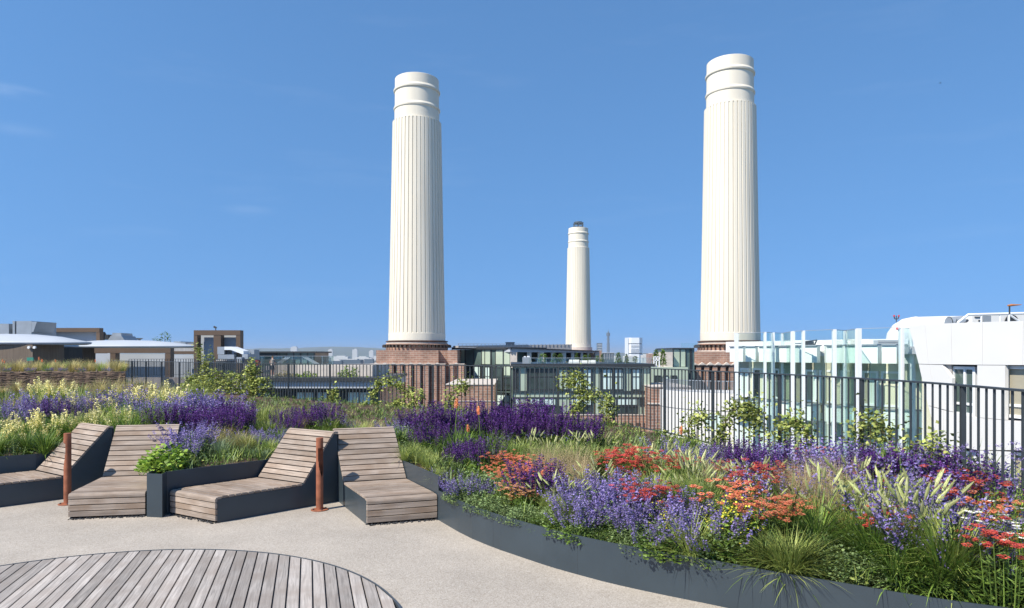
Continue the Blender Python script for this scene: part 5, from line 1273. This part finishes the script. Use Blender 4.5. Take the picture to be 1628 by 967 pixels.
def sp_sisy(rd):
    A, F = MB(), MB()
    for i in range(150):
        az = rd.uniform(0, 6.283); r_ = .12 * math.sqrt(rd.random())
        A.blade((r_ * math.cos(az), r_ * math.sin(az), 0), az, abs(rd.gauss(0, .4)), rd.uniform(.35, .6), .018, .5, 4)
    for i in range(9):
        az = rd.uniform(0, 6.283); r_ = .14 * math.sqrt(rd.random()); lean = abs(rd.gauss(.1, .28)); L = rd.uniform(.5, .74)
        p = (r_ * math.cos(az), r_ * math.sin(az), 0); A.blade(p, az, lean, L, .008, 0, 3, 0, 1)
        spike_flowers(F, rd, p, az, lean, L, .5, .028, 60, .034, 0)
    return .7, .34, A, ['lf_bright'], F, ['fl_cream']
def sp_poker(rd):
    A, F = MB(), MB()
    for i in range(26):
        az = rd.uniform(0, 6.283); A.blade((0, 0, 0), az, abs(rd.gauss(0, .5)), rd.uniform(.4, .65), .016, .9, 5)
    A.tube([(0, 0, 0), (.01, 0, .45), (.0, .01, .95)], [.009, .008, .006], 6)
    for i in range(170):
        t = rd.random() ** .8; a = rd.uniform(0, 6.283); k = .003 + .021 * math.sin(math.pi * (.18 + .78 * t))
        F.leaf((k * math.cos(a), k * math.sin(a), .93 + .15 * t), a, rd.uniform(-1.2, -.5), .028, .008, 0)
    F.tube([(0, .01, .92), (0, .01, .97), (0, .01, 1.03), (0, .01, 1.085)], [.009, .016, .012, .003], 8)
    return 1.09, .2, A, ['lf_green'], F, ['orange']
def sp_broad(lm='lf_bright', L=.06, w=.7, n=330, R_=.22, h=.26, fm=None):
    def f(rd):
        A, F = MB(), MB(); basal(A, rd, n, R_, h, L, w, el=(-.2, .8))
        if fm:
            for i in range(160):
                a = rd.uniform(0, 6.283); r_ = R_ * math.sqrt(rd.random()); F.leaf((r_ * math.cos(a), r_ * math.sin(a), h * rd.uniform(.75, 1.25) * math.sqrt(max(.1, 1 - (r_ / R_) ** 2 * .8))), rd.uniform(0, 6.28), rd.uniform(-.3, .8), .02, .016, rd.uniform(-1, 1))
        return h * 1.1, R_, A, [lm], F, [fm or lm]
    return f
def sp_feather(rd):
    A, F = MB(), MB()
    for i in range(26):
        az = rd.uniform(0, 6.283); r_ = .14 * math.sqrt(rd.random()); lean = r_ * 1.6 + rd.uniform(-.05, .1); L = rd.uniform(.45, .72); p = Vector((r_ * math.cos(az), r_ * math.sin(az), 0))
        A.blade(p, az, lean, L, .008, 0, 2, 0, 1); d = Vector((math.sin(lean) * math.cos(az), math.sin(lean) * math.sin(az), math.cos(lean)))
        for k in range(58):
            t = rd.uniform(.15, 1); A.leaf(p + d * L * t, rd.uniform(0, 6.28), rd.uniform(.2, 1.0), .07 * (1.15 - t * .6), .006, 0)
    return .68, .26, A, ['lf_bright'], F, ['lf_bright']
def sp_daisy(rd):
    A, F = MB(), MB(); basal(A, rd, 260, .24, .3, .05, .3)
    for i in range(26):
        az = rd.uniform(0, 6.283); r_ = .2 * math.sqrt(rd.random()); L = rd.uniform(.35, .48); lean = r_ * .8; p = Vector((r_ * math.cos(az), r_ * math.sin(az), 0)); A.blade(p, az, lean, L, .005, 0, 2, 0, 1)
        c = p + Vector((math.sin(lean) * math.cos(az), math.sin(lean) * math.sin(az), math.cos(lean))) * L
        for k in range(11): F.leaf(c, k * .571, .15, .024, .009, 0, 0)
        for k in range(5): F.leaf(c + Vector((0, 0, .003)), k * 1.25, .5, .007, .007, 0, 1)
    return .47, .26, A, ['lf_green'], F, ['fl_white', 'fl_yellow']
def sp_verbena(rd):
    A, F = MB(), MB(); basal(A, rd, 60, .12, .2, .06, .3)
    for i in range(14):
        az = rd.uniform(0, 6.283); lean = abs(rd.gauss(0, .2)); L = rd.uniform(.65, .95); A.blade((0, 0, 0), az, lean, L, .005, .05, 3, 0, 1)
        c = Vector((math.sin(lean) * math.cos(az), math.sin(lean) * math.sin(az), math.cos(lean))) * L
        for k in range(26): F.leaf(c + Vector((rd.gauss(0, .011), rd.gauss(0, .011), rd.gauss(0, .007))), rd.uniform(0, 6.28), rd.uniform(0, 1.4), .011, .009, 0)
    return .9, .2, A, ['lf_green'], F, ['fl_catmint']

SPEC = {  # key: (object name, look, category, generator, variants, flower part name)
 'salvia': ('salvia', 'dark violet salvia clump', 'flowers', sp_salvia, 3, 'flower_spikes'),
 'catmint': ('catmint', 'lavender blue catmint clump', 'flowers', sp_catmint, 3, 'flower_spikes'),
 'red': ('yarrow', 'bright red yarrow clump', 'flowers', sp_yarrow('fl_red'), 2, 'flower_heads'),
 'coral': ('yarrow', 'coral orange yarrow clump', 'flowers', sp_yarrow('fl_coral'), 2, 'flower_heads'),
 'peach': ('yarrow', 'peach coloured yarrow clump', 'flowers', sp_yarrow('fl_peach', .045), 1, 'flower_heads'),
 'plume': ('plume_grass', 'cream plumed grass tuft', 'grass plant', sp_grass('lf_lime_grass', .42, 230, .008, .45, .9, 'fl_plume', 15), 3, 'plumes'),
 'airy': ('haze_grass', 'airy tan seeded grass tuft', 'grass plant', sp_airy, 2, 'seed_heads'),
 'tuft': ('grass_tuft', 'green strappy grass tuft', 'grass plant', sp_grass('lf_green', .5, 240, .010, .5, 1.2), 2, None),
 'lime': ('grass_tuft', 'lime yellow grass tuft', 'grass plant', sp_grass('lf_lime_grass', .42, 260, .006, .5, 1.0), 2, None),
 'gold': ('grass_tuft', 'golden dry grass tuft', 'grass plant', sp_grass('lf_gold', .42, 300, .004, .45, .9), 2, None),
 'blue': ('fescue', 'blue green fescue tuft', 'grass plant', sp_grass('lf_blue', .26, 300, .004, .7, .6), 2, None),
 'dark': ('grass_tuft', 'dark green arching grass tuft', 'grass plant', sp_grass('lf_dark', .5, 230, .012, .55, 1.4), 2, None),
 'sisy': ('cream_spike_plant', 'cream spiked strappy leaved plant', 'flowers', sp_sisy, 3, 'flower_spikes'),
 'poker': ('poker_plant', 'single orange poker flower', 'flowers', sp_poker, 1, 'flower_head'),
 'alch': ('leafy_plant', 'lime green broad leaved plant', 'plant', sp_broad('lf_bright', .065, .85, 330, .24, .26), 1, None),
 'broad': ('leafy_plant', 'dark glossy low leafy plant', 'plant', sp_broad('lf_green', .06, .5, 420, .24, .24), 2, None),
 'mound': ('leafy_plant', 'grey green small leaved mound', 'plant', sp_broad('lf_grey', .03, .8, 900, .27, .3), 2, None),
 'euph': ('euphorbia', 'yellow flowered leafy clump', 'flowers', sp_broad('lf_bright', .045, .5, 380, .22, .36, 'fl_yellow'), 1, 'flower_heads'),
 'feather': ('feathery_shrub', 'bright green feathery upright plant', 'plant', sp_feather, 2, None),
 'daisy': ('daisy', 'white daisy clump', 'flowers', sp_daisy, 1, 'flower_heads'),
 'verbena': ('verbena', 'thin stemmed purple dotted verbena', 'flowers', sp_verbena, 2, 'flower_heads'),
}
PROTO = {}
for k, (nm, look, cat, gen, nv, fp) in SPEC.items():
    PROTO[k] = []
    for i in range(nv):
        rd = random.Random(hash_ := sum(map(ord, k)) * 31 + i); h, r_, A, am, F, fm = gen(rd)
        PROTO[k].append((h, r_, mesh_of(A, nm + '_foliage', [M[m] for m in am]), mesh_of(F, nm + '_' + (fp or 'x'), [M[m] for m in fm]) if F.f else None))
PLACED = []
prd = random.Random(4)
def plant(k, x, ytop, Y, wide=1.0):
    X = (x - CXP) / FPX * Y; z0 = soil_z(X, Y); H = wz(ytop, Y) - z0
    v = prd.choice(PROTO[k]); s = max(.35, min(2.2, H / v[0]))
    nm, look, cat, gen, nv, fp = SPEC[k]
    rr0 = v[1] * s ** .75 * wide * (.62 if k not in ('dark', 'alch', 'lime', 'tuft', 'sisy') else .2)
    for _ in range(12):
        if Y < 11 and not (inside(X, Y - rr0) and inside(X - rr0 * .7, Y - rr0 * .7)): Y += .05; X += .012; z0 = soil_z(X, Y)
        else: break
    t = bpy.data.objects.new(nm, None); COL.objects.link(t); t.empty_display_size = .1
    t.location = (X, Y, z0 - .02); t.rotation_euler = (prd.uniform(-.06, .06), prd.uniform(-.06, .06), prd.uniform(0, 6.28))
    sw = s ** .75 * wide
    t.scale = (sw, sw, s); t['category'] = cat
    for me, pn in ((v[2], 'foliage'), (v[3], fp or 'stems')):
        if me is None: continue
        o = bpy.data.objects.new(pn, me); COL.objects.link(o); o.parent = t
    PLACED.append((k, x, Y, t)); return t
def row(k, x0, x1, y0, y1, Ya, Yb, step, jx=4, jy=6, jY=.5, wide=1.0):
    n = max(1, round(abs(x1 - x0) / step))
    k0 = k; jy = jy * 1.5
    for i in range(n + 1):
        f = i / n if n else 0; k = k0
        if x0 > 860 and Ya < 10 and k0 in ('catmint', 'red', 'coral', 'plume') and prd.random() < .3: k = prd.choice(['tuft', 'lime', 'feather', 'verbena', 'airy', 'plume', 'tuft', 'lime', 'lime', 'coral' if k0 == 'catmint' else 'catmint'])
        plant(k, x0 + (x1 - x0) * f + prd.uniform(-jx, jx), y0 + (y1 - y0) * f + prd.uniform(-jy, jy), Ya + (Yb - Ya) * f + prd.uniform(-jY, jY), wide)
# --- right bed, back to front
row('tuft', 600, 1100, 696, 700, 14.0, 12, 40, jY=.4)
row('salvia', 655, 728, 654, 648, 12.2, 12.6, 12)
row('salvia', 765, 872, 646, 645, 13.4, 13.0, 11)
row('salvia', 772, 868, 664, 660, 12.2, 12.0, 15)
row('salvia', 884, 940, 664, 665, 12.6, 12.0, 13)
row('salvia', 660, 720, 680, 672, 11.2, 11.4, 15)
row('catmint', 622, 662, 668, 665, 12.5, 12.5, 18)
row('catmint', 735, 765, 655, 655, 14, 14, 20)
row('salvia', 718, 768, 706, 704, 10.2, 10, 17)
row('lime', 640, 672, 700, 705, 10.2, 9.6, 12, wide=.8)
row('lime', 668, 700, 712, 735, 9.7, 9.2, 14, wide=.8)
row('tuft', 720, 780, 680, 690, 11.2, 10.6, 16)
row('mound', 660, 720, 712, 720, 10.6, 10.0, 18)
row('verbena', 780, 900, 680, 690, 11, 10.5, 30)
row('lime', 780, 960, 700, 702, 11, 9.8, 20)
row('tuft', 770, 950, 706, 710, 10.2, 9.4, 20)
row('plume', 840, 950, 696, 698, 10, 9.4, 34)
row('coral', 782, 832, 724, 726, 9.2, 8.8, 13)
row('coral', 790, 850, 742, 745, 8.6, 8.3, 16)
row('airy', 862, 925, 700, 700, 8.9, 8.7, 15)
row('airy', 868, 920, 715, 715, 8.2, 8.1, 20)
row('mound', 755, 860, 745, 748, 9.0, 8.4, 20)
row('red', 948, 1012, 714, 712, 9.2, 8.8, 13)
row('red', 962, 1020, 726, 726, 8.5, 8.3, 18)
row('red', 1035, 1110, 722, 725, 8.8, 8.3, 18)
row('plume', 1010, 1105, 716, 720, 9.2, 8.4, 24)
row('tuft', 1000, 1110, 722, 726, 9.0, 8.2, 22)
row('plume', 1030, 1130, 734, 738, 8.2, 7.6, 30)
row('lime', 1040, 1130, 745, 748, 8.1, 7.5, 26)
row('plume', 930, 1000, 742, 745, 8.2, 7.8, 24)
row('plume', 1130, 1200, 728, 732, 8.2, 7.7, 30)
row('catmint', 1060, 1100, 690, 700, 10.5, 9.8, 30)
row('catmint', 1110, 1290, 708, 706, 10.2, 8.6, 17)
row('salvia', 1165, 1230, 708, 706, 9.4, 8.8, 20)
row('red', 1150, 1240, 735, 738, 7.9, 7.3, 34)
row('catmint', 1150, 1240, 733, 738, 7.9, 7.3, 34)
row('airy', 1255, 1345, 722, 724, 7.3, 6.8, 18)
row('airy', 1270, 1340, 742, 745, 6.7, 6.5, 24)
row('catmint', 1300, 1420, 700, 702, 8.6, 7.6, 16)
row('catmint', 1400, 1540, 706, 722, 7.7, 6.8, 17)
row('catmint', 1540, 1660, 726, 752, 6.8, 5.9, 20)
row('salvia', 1385, 1440, 720, 720, 7.3, 7.0, 27)
row('salvia', 1455, 1560, 728, 742, 7.0, 6.4, 52)
row('red', 1400, 1470, 738, 745, 6.9, 6.4, 60)
row('red', 1505, 1540, 742, 745, 6.3, 6.1, 40)
row('catmint', 1340, 1480, 735, 745, 6.6, 6.2, 20)
row('feather', 1380, 1500, 760, 765, 6.4, 6.1, 60)
row('catmint', 1500, 1640, 757, 778, 6.1, 5.5, 46)
row('feather', 1540, 1640, 770, 785, 6.0, 5.5, 40)
# middle rows
row('catmint', 700, 740, 752, 755, 8.9, 8.6, 16)
row('catmint', 742, 800, 762, 772, 8.35, 7.9, 17)
row('mound', 715, 800, 778, 792, 8.3, 7.6, 17, jY=.15)
row('peach', 806, 842, 772, 778, 7.9, 7.6, 14, jY=.1)
row('salvia', 832, 862, 738, 742, 8.3, 8.1, 15)
row('mound', 835, 885, 790, 795, 7.4, 7.2, 18, jY=.15)
row('mound', 770, 830, 800, 812, 7.5, 7.2, 18, jY=.1)
row('plume', 880, 900, 760, 762, 7.7, 7.6, 15)
row('catmint', 905, 1045, 750, 748, 7.7, 7.2, 18)
row('catmint', 900, 1050, 775, 772, 7.2, 6.8, 20)
row('catmint', 910, 1060, 802, 798, 6.85, 6.5, 40)
row('mound', 930, 1040, 815, 815, 6.8, 6.5, 26)
row('mound', 905, 1090, 832, 844, 6.68, 6.12, 17, jY=.07)
row('tuft', 860, 1060, 815, 830, 7.0, 6.3, 40, jY=.08)
row('broad', 890, 1020, 828, 842, 6.75, 6.3, 36, jY=.05)
row('red', 1000, 1062, 764, 768, 7.1, 6.9, 15)
row('plume', 1060, 1180, 745, 752, 7.5, 6.9, 36)
row('tuft', 1075, 1180, 752, 758, 7.5, 6.9, 34)
row('tuft', 1050, 1140, 762, 768, 7.2, 6.8, 24)
row('catmint', 1060, 1160, 780, 790, 6.7, 6.3, 22)
row('euph', 1048, 1068, 806, 808, 6.4, 6.3, 18, jY=.05)
row('catmint', 1080, 1140, 808, 812, 6.25, 6.1, 22)
row('euph', 1150, 1178, 792, 796, 6.15, 6.05, 24, jY=.05)
row('coral', 1150, 1260, 768, 780, 6.8, 6.4, 28)
row('coral', 1200, 1270, 790, 795, 6.4, 6.1, 34)
row('broad', 1058, 1200, 842, 850, 6.1, 5.85, 20, jY=.08)
row('alch', 1040, 1160, 862, 878, 6.1, 5.85, 40, jY=.05)
row('dark', 1200, 1290, 812, 815, 6.05, 5.9, 20, jY=.1)
row('dark', 1215, 1300, 840, 845, 5.7, 5.6, 22, jY=.08)
row('plume', 1190, 1300, 765, 765, 6.9, 6.5, 22)
row('tuft', 1260, 1340, 780, 785, 6.4, 6.1, 20)
row('catmint', 1290, 1380, 808, 815, 5.95, 5.7, 26)
row('mound', 1300, 1370, 840, 845, 5.7, 5.6, 26)
row('mound', 1290, 1390, 862, 872, 5.6, 5.4, 19, jY=.08)
row('mound', 1400, 1520, 892, 900, 5.3, 5.1, 26, jY=.06)
row('plume', 1355, 1490, 772, 772, 6.2, 5.9, 28)
row('lime', 1360, 1490, 790, 792, 6.1, 5.8, 34)
row('plume', 1340, 1500, 798, 804, 5.9, 5.6, 40)
row('tuft', 1350, 1500, 806, 812, 5.8, 5.5, 34)
row('red', 1380, 1450, 806, 815, 5.75, 5.5, 34)
row('catmint', 1440, 1500, 775, 782, 6.0, 5.7, 30)
row('tuft', 1380, 1480, 835, 845, 5.5, 5.35, 24)
row('feather', 1530, 1575, 770, 775, 5.9, 5.7, 24)
row('catmint', 1470, 1600, 800, 815, 5.7, 5.3, 24)
row('red', 1560, 1605, 832, 838, 5.3, 5.2, 42)
row('catmint', 1490, 1600, 848, 862, 5.35, 5.1, 26)
row('daisy', 1600, 1655, 804, 808, 5.5, 5.35, 36)
row('broad', 1450, 1560, 872, 882, 5.25, 5.05, 26, jY=.06)
row('tuft', 1420, 1560, 862, 872, 5.4, 5.15, 34)
row('dark', 1520, 1640, 892, 900, 5.05, 4.9, 34, jY=.06)
row('tuft', 1580, 1660, 865, 872, 5.2, 5.0, 26)
row('lime', 1240, 1262, 842, 845, 5.55, 5.5, 14, jY=.03, wide=1.3)
row('verbena', 1440, 1620, 700, 715, 7, 6, 50)
for x, y, Y in [(722, 630, 10.6), (764.5, 643, 10.8), (747, 672, 10.0), (1078, 674, 9.4)]: plant('poker', x, y, Y)
# --- left bed
row('sisy', -20, 70, 652, 655, 11.9, 11.9, 22)
row('sisy', -10, 80, 675, 680, 11.2, 11.3, 26)
row('sisy', 80, 190, 650, 652, 12.4, 12.2, 22)
row('tuft', 90, 250, 660, 660, 12.0, 11.7, 22)
row('lime', 100, 150, 655, 652, 12.4, 12.4, 18)
row('sisy', 150, 205, 645, 642, 13.2, 13.0, 18)
row('feather', 192, 258, 636, 638, 12.6, 12.4, 15)
row('feather', 186, 250, 650, 652, 11.9, 11.7, 20)
row('catmint', 5, 55, 630, 632, 14.2, 14.2, 17)
row('catmint', 75, 140, 625, 622, 14.8, 15, 20)
row('catmint', 130, 215, 624, 616, 15.2, 15, 16)
row('sisy', 60, 115, 606, 610, 18, 17, 18)
row('sisy', 120, 195, 622, 620, 15, 15, 20)
row('sisy', 200, 290, 612, 612, 15.5, 15, 15)
row('catmint', 205, 300, 622, 624, 14.5, 14, 18)
row('salvia', 80, 112, 642, 645, 13.8, 13.6, 16)
row('catmint', 292, 365, 628, 626, 13.8, 13.8, 13)
row('salvia', 255, 330, 656, 652, 12.2, 12.2, 11)
row('salvia', 325, 385, 642, 640, 13.4, 13.2, 12)
row('salvia', 335, 382, 655, 652, 12.6, 12.6, 14)
row('salvia', 445, 520, 652, 648, 13.6, 13.6, 13)
row('salvia', 450, 470, 662, 664, 12.8, 12.8, 13)
row('catmint', 505, 545, 655, 660, 13.5, 13.2, 18)
row('lime', 385, 445, 640, 645, 14.4, 13.8, 13)
row('lime', 390, 440, 662, 665, 12.6, 12.4, 16)
row('catmint', 395, 450, 678, 680, 11.7, 11.5, 15)
row('gold', 328, 385, 676, 680, 11.3, 11.3, 13)
row('gold', 130, 190, 655, 655, 12.8, 12.8, 15)
row('tuft', 0, 70, 672, 676, 10.9, 11.0, 22)
row('airy', 440, 600, 664, 668, 14, 13.5, 44)
row('lime', 525, 575, 664, 666, 12.8, 12.6, 16)
row('gold', 560, 600, 668, 668, 12.6, 12.6, 20)
row('blue', 300, 350, 698, 700, 10.8, 10.7, 17, jY=.15)
row('blue', 350, 440, 702, 705, 10.6, 10.6, 18, jY=.2)
row('lime', 370, 430, 690, 692, 11.3, 11.2, 20)
row('tuft', 300, 430, 668, 670, 12.2, 12.2, 26)
row('catmint', 238, 285, 676, 680, 10.0, 9.8, 15, jY=.2)
row('alch', 240, 252, 712, 715, 9.35, 9.25, 12, jx=1, jY=.04)
row('alch', 258, 292, 718, 722, 9.5, 9.85, 17, jx=1, jY=.05)
row('broad', 262, 300, 695, 700, 10.3, 10.4, 18, jY=.1)
row('tuft', 440, 640, 680, 680, 12, 11.8, 26)
row('mound', 600, 660, 690, 690, 11.6, 11.4, 26)
row('gold', -20, 270, 606, 606, 22, 21, 22, jY=1.5)
row('tuft', -20, 180, 612, 610, 19, 19, 24, jY=1)
row('lime', -20, 280, 620, 622, 17.5, 17, 24, jY=1)
row('airy', 20, 250, 630, 630, 16, 16, 40, jY=1)
row('lime', 200, 320, 610, 606, 18, 18, 24, jY=.6)
for x, y, Y in [(24, 598, 24), (2, 575, 27.5), (62, 573, 30), (70, 572, 30), (90, 573, 31), (96, 575, 31), (153, 573, 32)]: pass

# raised meadow behind the hurdle
def plant_on(k, x, ytop, Y, z0):
    t = plant(k, x, ytop, Y); H = wz(ytop, Y) - z0; v0 = PROTO[k][0][0]; s = max(.3, H / v0); t.location.z = z0; t.scale = (s, s, s)
for i in range(30):
    Y = 28.6 + (i % 3) * 1.2; plant_on('gold' if i % 4 else 'lime', -20 + i * 7.6 + prd.uniform(-3, 3), 571.5 + prd.uniform(-2, 5), Y, 1.32)
for i, x in enumerate([10, 48, 78, 100, 130, 170]): plant_on('catmint', x, 583, 28.3, 1.30)
for i, (x, y, Y) in enumerate([(3, 571, 29), (8, 573, 29.5), (61, 567, 29.3), (69, 571, 29), (90, 571, 29.4), (152, 571, 29.6)]): plant_on('poker', x, y, Y, 1.05)

# labels: each plant told apart by its row, place and order
def zone(k, x, Y):
    if Y > 28: return 'in the raised meadow behind the hurdle'
    if x < 235: return ('far back' if Y > 14 else 'just') + ' behind the two leftmost loungers'
    if x < 440: return ('far back' if Y > 12.5 else 'close') + ' behind the third lounger'
    if x < 650: return ('far back' if Y > 13 else 'close') + ' behind the fourth lounger'
    wall = 8.2 if x < 800 else 7.4 if x < 950 else 6.9 if x < 1100 else 6.3 if x < 1300 else 5.8
    rowz = 'front row' if Y < wall else 'middle row' if Y < wall + 1.9 else 'back row'
    part_ = "the curved bed's left end" if x < 870 else "the curved bed's middle" if x < 1230 else "the curved bed's right end"
    return rowz + ' at ' + part_
ONUM_T = ['thirty', 'forty', 'fifty', 'sixty']
ONUM = ['first', 'second', 'third', 'fourth', 'fifth', 'sixth', 'seventh', 'eighth', 'ninth', 'tenth', 'eleventh', 'twelfth', 'thirteenth', 'fourteenth', 'fifteenth', 'sixteenth', 'seventeenth', 'eighteenth', 'nineteenth', 'twentieth', 'twenty-first', 'twenty-second', 'twenty-third', 'twenty-fourth', 'twenty-fifth', 'twenty-sixth', 'twenty-seventh', 'twenty-eighth', 'twenty-ninth', 'thirtieth']
for tn, nx in (('thirty', 'fortieth'), ('forty', 'fiftieth'), ('fifty', 'sixtieth')): ONUM += [tn + '-' + w_ for w_ in ONUM[:9]] + [nx]
zs = {}
for k, x, Y, t in PLACED: zs.setdefault((k, zone(k, x, Y)), []).append((x, t))
GRP = {'salvia': 'dark violet salvias', 'catmint': 'lavender catmints', 'red': 'red yarrows', 'coral': 'coral yarrows', 'peach': 'peach yarrows', 'plume': 'cream plumed grasses', 'airy': 'airy tan grasses', 'tuft': 'green grass tufts', 'lime': 'lime grass tufts', 'gold': 'golden grass tufts', 'blue': 'blue fescues', 'dark': 'dark grass tufts', 'sisy': 'cream spiked plants', 'poker': 'orange pokers', 'alch': 'lime leafy plants', 'broad': 'low leafy plants', 'mound': 'grey green mounds', 'euph': 'yellow leafy clumps', 'feather': 'feathery green plants', 'daisy': 'white daisies', 'verbena': 'verbenas'}
for (k, z), lst in zs.items():
    lst.sort(key=lambda e: e[0]); look = SPEC[k][1]
    for i, (x, t) in enumerate(lst):
        t['group'] = GRP[k] + ' in the beds'
        t['label'] = f'{look} {z}' if len(lst) == 1 else f'{look} {z}, {ONUM[i]} from left'

# low ground cover between the clumps: nobody could count it
gc_ = MB(); rd = random.Random(9); cnt = 0
tries = 0
while cnt < 9000 and tries < 80000:
    tries += 1
    Y = 4.4 + 17 * rd.random() ** 1.3; X = rd.uniform(-.78, .8) * Y
    if not inside(X, Y): continue
    # keep clear of walls
    if not (inside(X - .12, Y - .12) and inside(X + .05, Y - .15)): continue
    cnt += 1; z = soil_z(X, Y); hgt = rd.uniform(.08, .2) * (1 + .03 * Y) * (.45 if X > -9 and Y > 12.5 else 1); mi = rd.choice([0, 0, 1, 2, 3])
    for k in range(7):
        if rd.random() < .5: gc_.blade((X + rd.uniform(-.05, .05), Y + rd.uniform(-.05, .05), z), rd.uniform(0, 6.28), rd.uniform(0, .8), hgt * rd.uniform(.8, 1.6), .007 + .0005 * Y, .7, 3, mi)
        else: gc_.leaf((X + rd.uniform(-.07, .07), Y + rd.uniform(-.07, .07), z + rd.uniform(0, hgt * .7)), rd.uniform(0, 6.28), rd.uniform(-.1, 1), .045, .028, rd.uniform(-1, 1), mi)
o = gc_.build('ground_cover', [M['lf_green'], M['lf_grey'], M['lf_dark'], M['lf_lime_grass']]); o['kind'] = 'stuff'

# climbing vines on the railing
def vine(label, paths, dense=1.0, leaf=.065, fill=()):
    dense *= 2.6; leaf *= 1.15
    x0, y0 = paths[0][0]; Y0 = railY(x0) - .1; g = P(x0, y0, Y0); zb_ = soil_z(g.x, Y0)
    t = thing('climbing_vine', label, 'climbing plant', (g.x, g.y, zb_), 'climbing vines on the railing')
    rd = random.Random(int(x0 * 7 + y0)); S = MB(); Lf = MB()
    for path in paths:
        pts = [P(x, y, railY(x) - .08) for x, y in path]
        sm = [pts[0]]
        for a, b in zip(pts[:-1], pts[1:]):
            for k in range(1, 5): sm.append(a.lerp(b, k / 4) + Vector((rd.uniform(-.02, .02), rd.uniform(-.04, .04), rd.uniform(-.02, .02))))
        S.tube(sm, [.011 - .006 * i / len(sm) for i in range(len(sm))], 5)
        L_ = sum((b - a).length for a, b in zip(sm[:-1], sm[1:])); n = int(L_ * 95 * dense)
        for i in range(n):
            f = rd.random() * (len(sm) - 1); j = int(f); p = sm[j].lerp(sm[j + 1], f - j); sg = .10 * (1 + .5 * math.sin(f * 1.7))
            p = p + Vector((rd.gauss(0, sg), rd.gauss(0, sg * .7), rd.gauss(0, sg)))
            l = leaf * rd.uniform(.6, 1.3); Lf.leaf(p, rd.uniform(0, 6.28), rd.uniform(-1.0, .7), l, l * .85, rd.uniform(-.8, .8))
    for cx, cy, rx, ry in fill:
        Yq = railY(cx) - .15; c = P(cx, cy, Yq); ax_, az_ = rx * Yq / FPX, ry * Yq / FPX; n = int(ax_ * az_ * 1150 * dense)
        for i in range(n):
            a = rd.uniform(0, 6.28); q = math.sqrt(rd.random()) * (1 + .22 * math.sin(a * 5 + cx) + .1 * math.sin(a * 11)); l = leaf * rd.uniform(.6, 1.35)
            Lf.leaf((c.x + ax_ * q * math.cos(a), c.y + rd.gauss(0, .14), c.z + az_ * q * math.sin(a)), rd.uniform(0, 6.28), rd.uniform(-.9, .8), l, l * .85, rd.uniform(-.8, .8))
        S.tube([Vector((c.x, c.y, soil_z(c.x, c.y))), c], [.012, .006], 5)
    S.build('stems', M['stem'], t); Lf.build('leaves', M['lf_ivy'], t)
vine('tall dark vine rising above the far railing in front of the bronze frame', [[(322, 630), (325, 600), (322, 572), (317, 558), (312, 551)], [(325, 590), (331, 570), (336, 560)]], .7, .07, [(325, 590, 9, 16)])
vine('broad lime vine mass on the railing left of the fourth lounger', [[(300, 640), (300, 612), (310, 600)]], 1, .08, [(306, 614, 18, 20), (345, 606, 30, 17), (330, 620, 34, 16)])
vine('dense lime vine mass on the railing behind the third lounger backrest', [[(400, 650), (402, 610), (400, 580)]], 1, .08, [(375, 612, 26, 20), (402, 598, 12, 26), (412, 616, 24, 18)])
vine('slim vine column on the railing between the third and fourth loungers', [[(527, 668), (528, 640), (531, 620)]], 1, .075, [(530, 632, 9, 14), (526, 652, 8, 12)])
vine('vine mass and arch on the railing behind the fourth lounger', [[(590, 680), (592, 640), (596, 615), (610, 607), (630, 608), (645, 618), (655, 640)], [(610, 680), (625, 655), (640, 640)]], 1, .075, [(556, 664, 9, 7), (610, 668, 26, 14), (655, 655, 20, 18), (632, 640, 12, 8), (664, 628, 11, 10)])
vine('small vine on the railing right of the fourth lounger with a drooping top', [[(706, 660), (712, 640), (722, 625), (735, 612), (741, 612)]], 1.1, .075, [(715, 648, 10, 10), (738, 618, 6, 9)])
vine('low lime vine clump on the railing behind the dark salvias', [[(838, 670), (840, 650), (845, 640)]], 1, .075, [(835, 646, 17, 8), (890, 668, 12, 6)])
vine('tallest lime vine column on the railing in front of the glazed building', [[(908, 700), (912, 660), (925, 635), (920, 610), (905, 605), (895, 610)], [(925, 640), (935, 625), (925, 600), (915, 592)], [(960, 705), (965, 660), (968, 630)]], 1.15, .07, [(945, 628, 16, 8), (968, 655, 13, 26), (958, 685, 10, 18), (910, 656, 7, 9)])
vine('vine on the railing at the right tower, low with two tops', [[(1042, 720), (1050, 700), (1060, 688)], [(1095, 720), (1094, 690), (1100, 665), (1115, 660), (1125, 664)]], 1.1, .06, [(1060, 698, 16, 14), (1108, 668, 14, 9), (1100, 690, 7, 16)])
vine('arched vine on the railing in front of the white curved building', [[(1140, 715), (1148, 690), (1158, 665), (1170, 650), (1185, 645), (1198, 650), (1204, 665), (1200, 690)]], 1.7, .06, [(1182, 652, 16, 9), (1150, 690, 8, 12)])
vine('rounded arch vine on the railing before the glass screens', [[(1234, 712), (1240, 690), (1252, 674), (1264, 670), (1276, 678), (1284, 692), (1290, 712)]], 1.7, .055)
vine('leafy arch vine on the railing in front of the widest glass fin', [[(1362, 710), (1368, 690), (1374, 672), (1386, 668), (1398, 676), (1406, 690), (1412, 706)]], 1.6, .05, [(1384, 674, 14, 8), (1404, 700, 8, 9)])
vine('small low vine on the railing before the white cladding', [[(1466, 728), (1472, 712), (1482, 708), (1494, 716), (1500, 728)]], 1.6, .05, [(1482, 714, 12, 8)])
for o in bpy.data.objects:
    if '_w' in o.keys(): del o['_w']
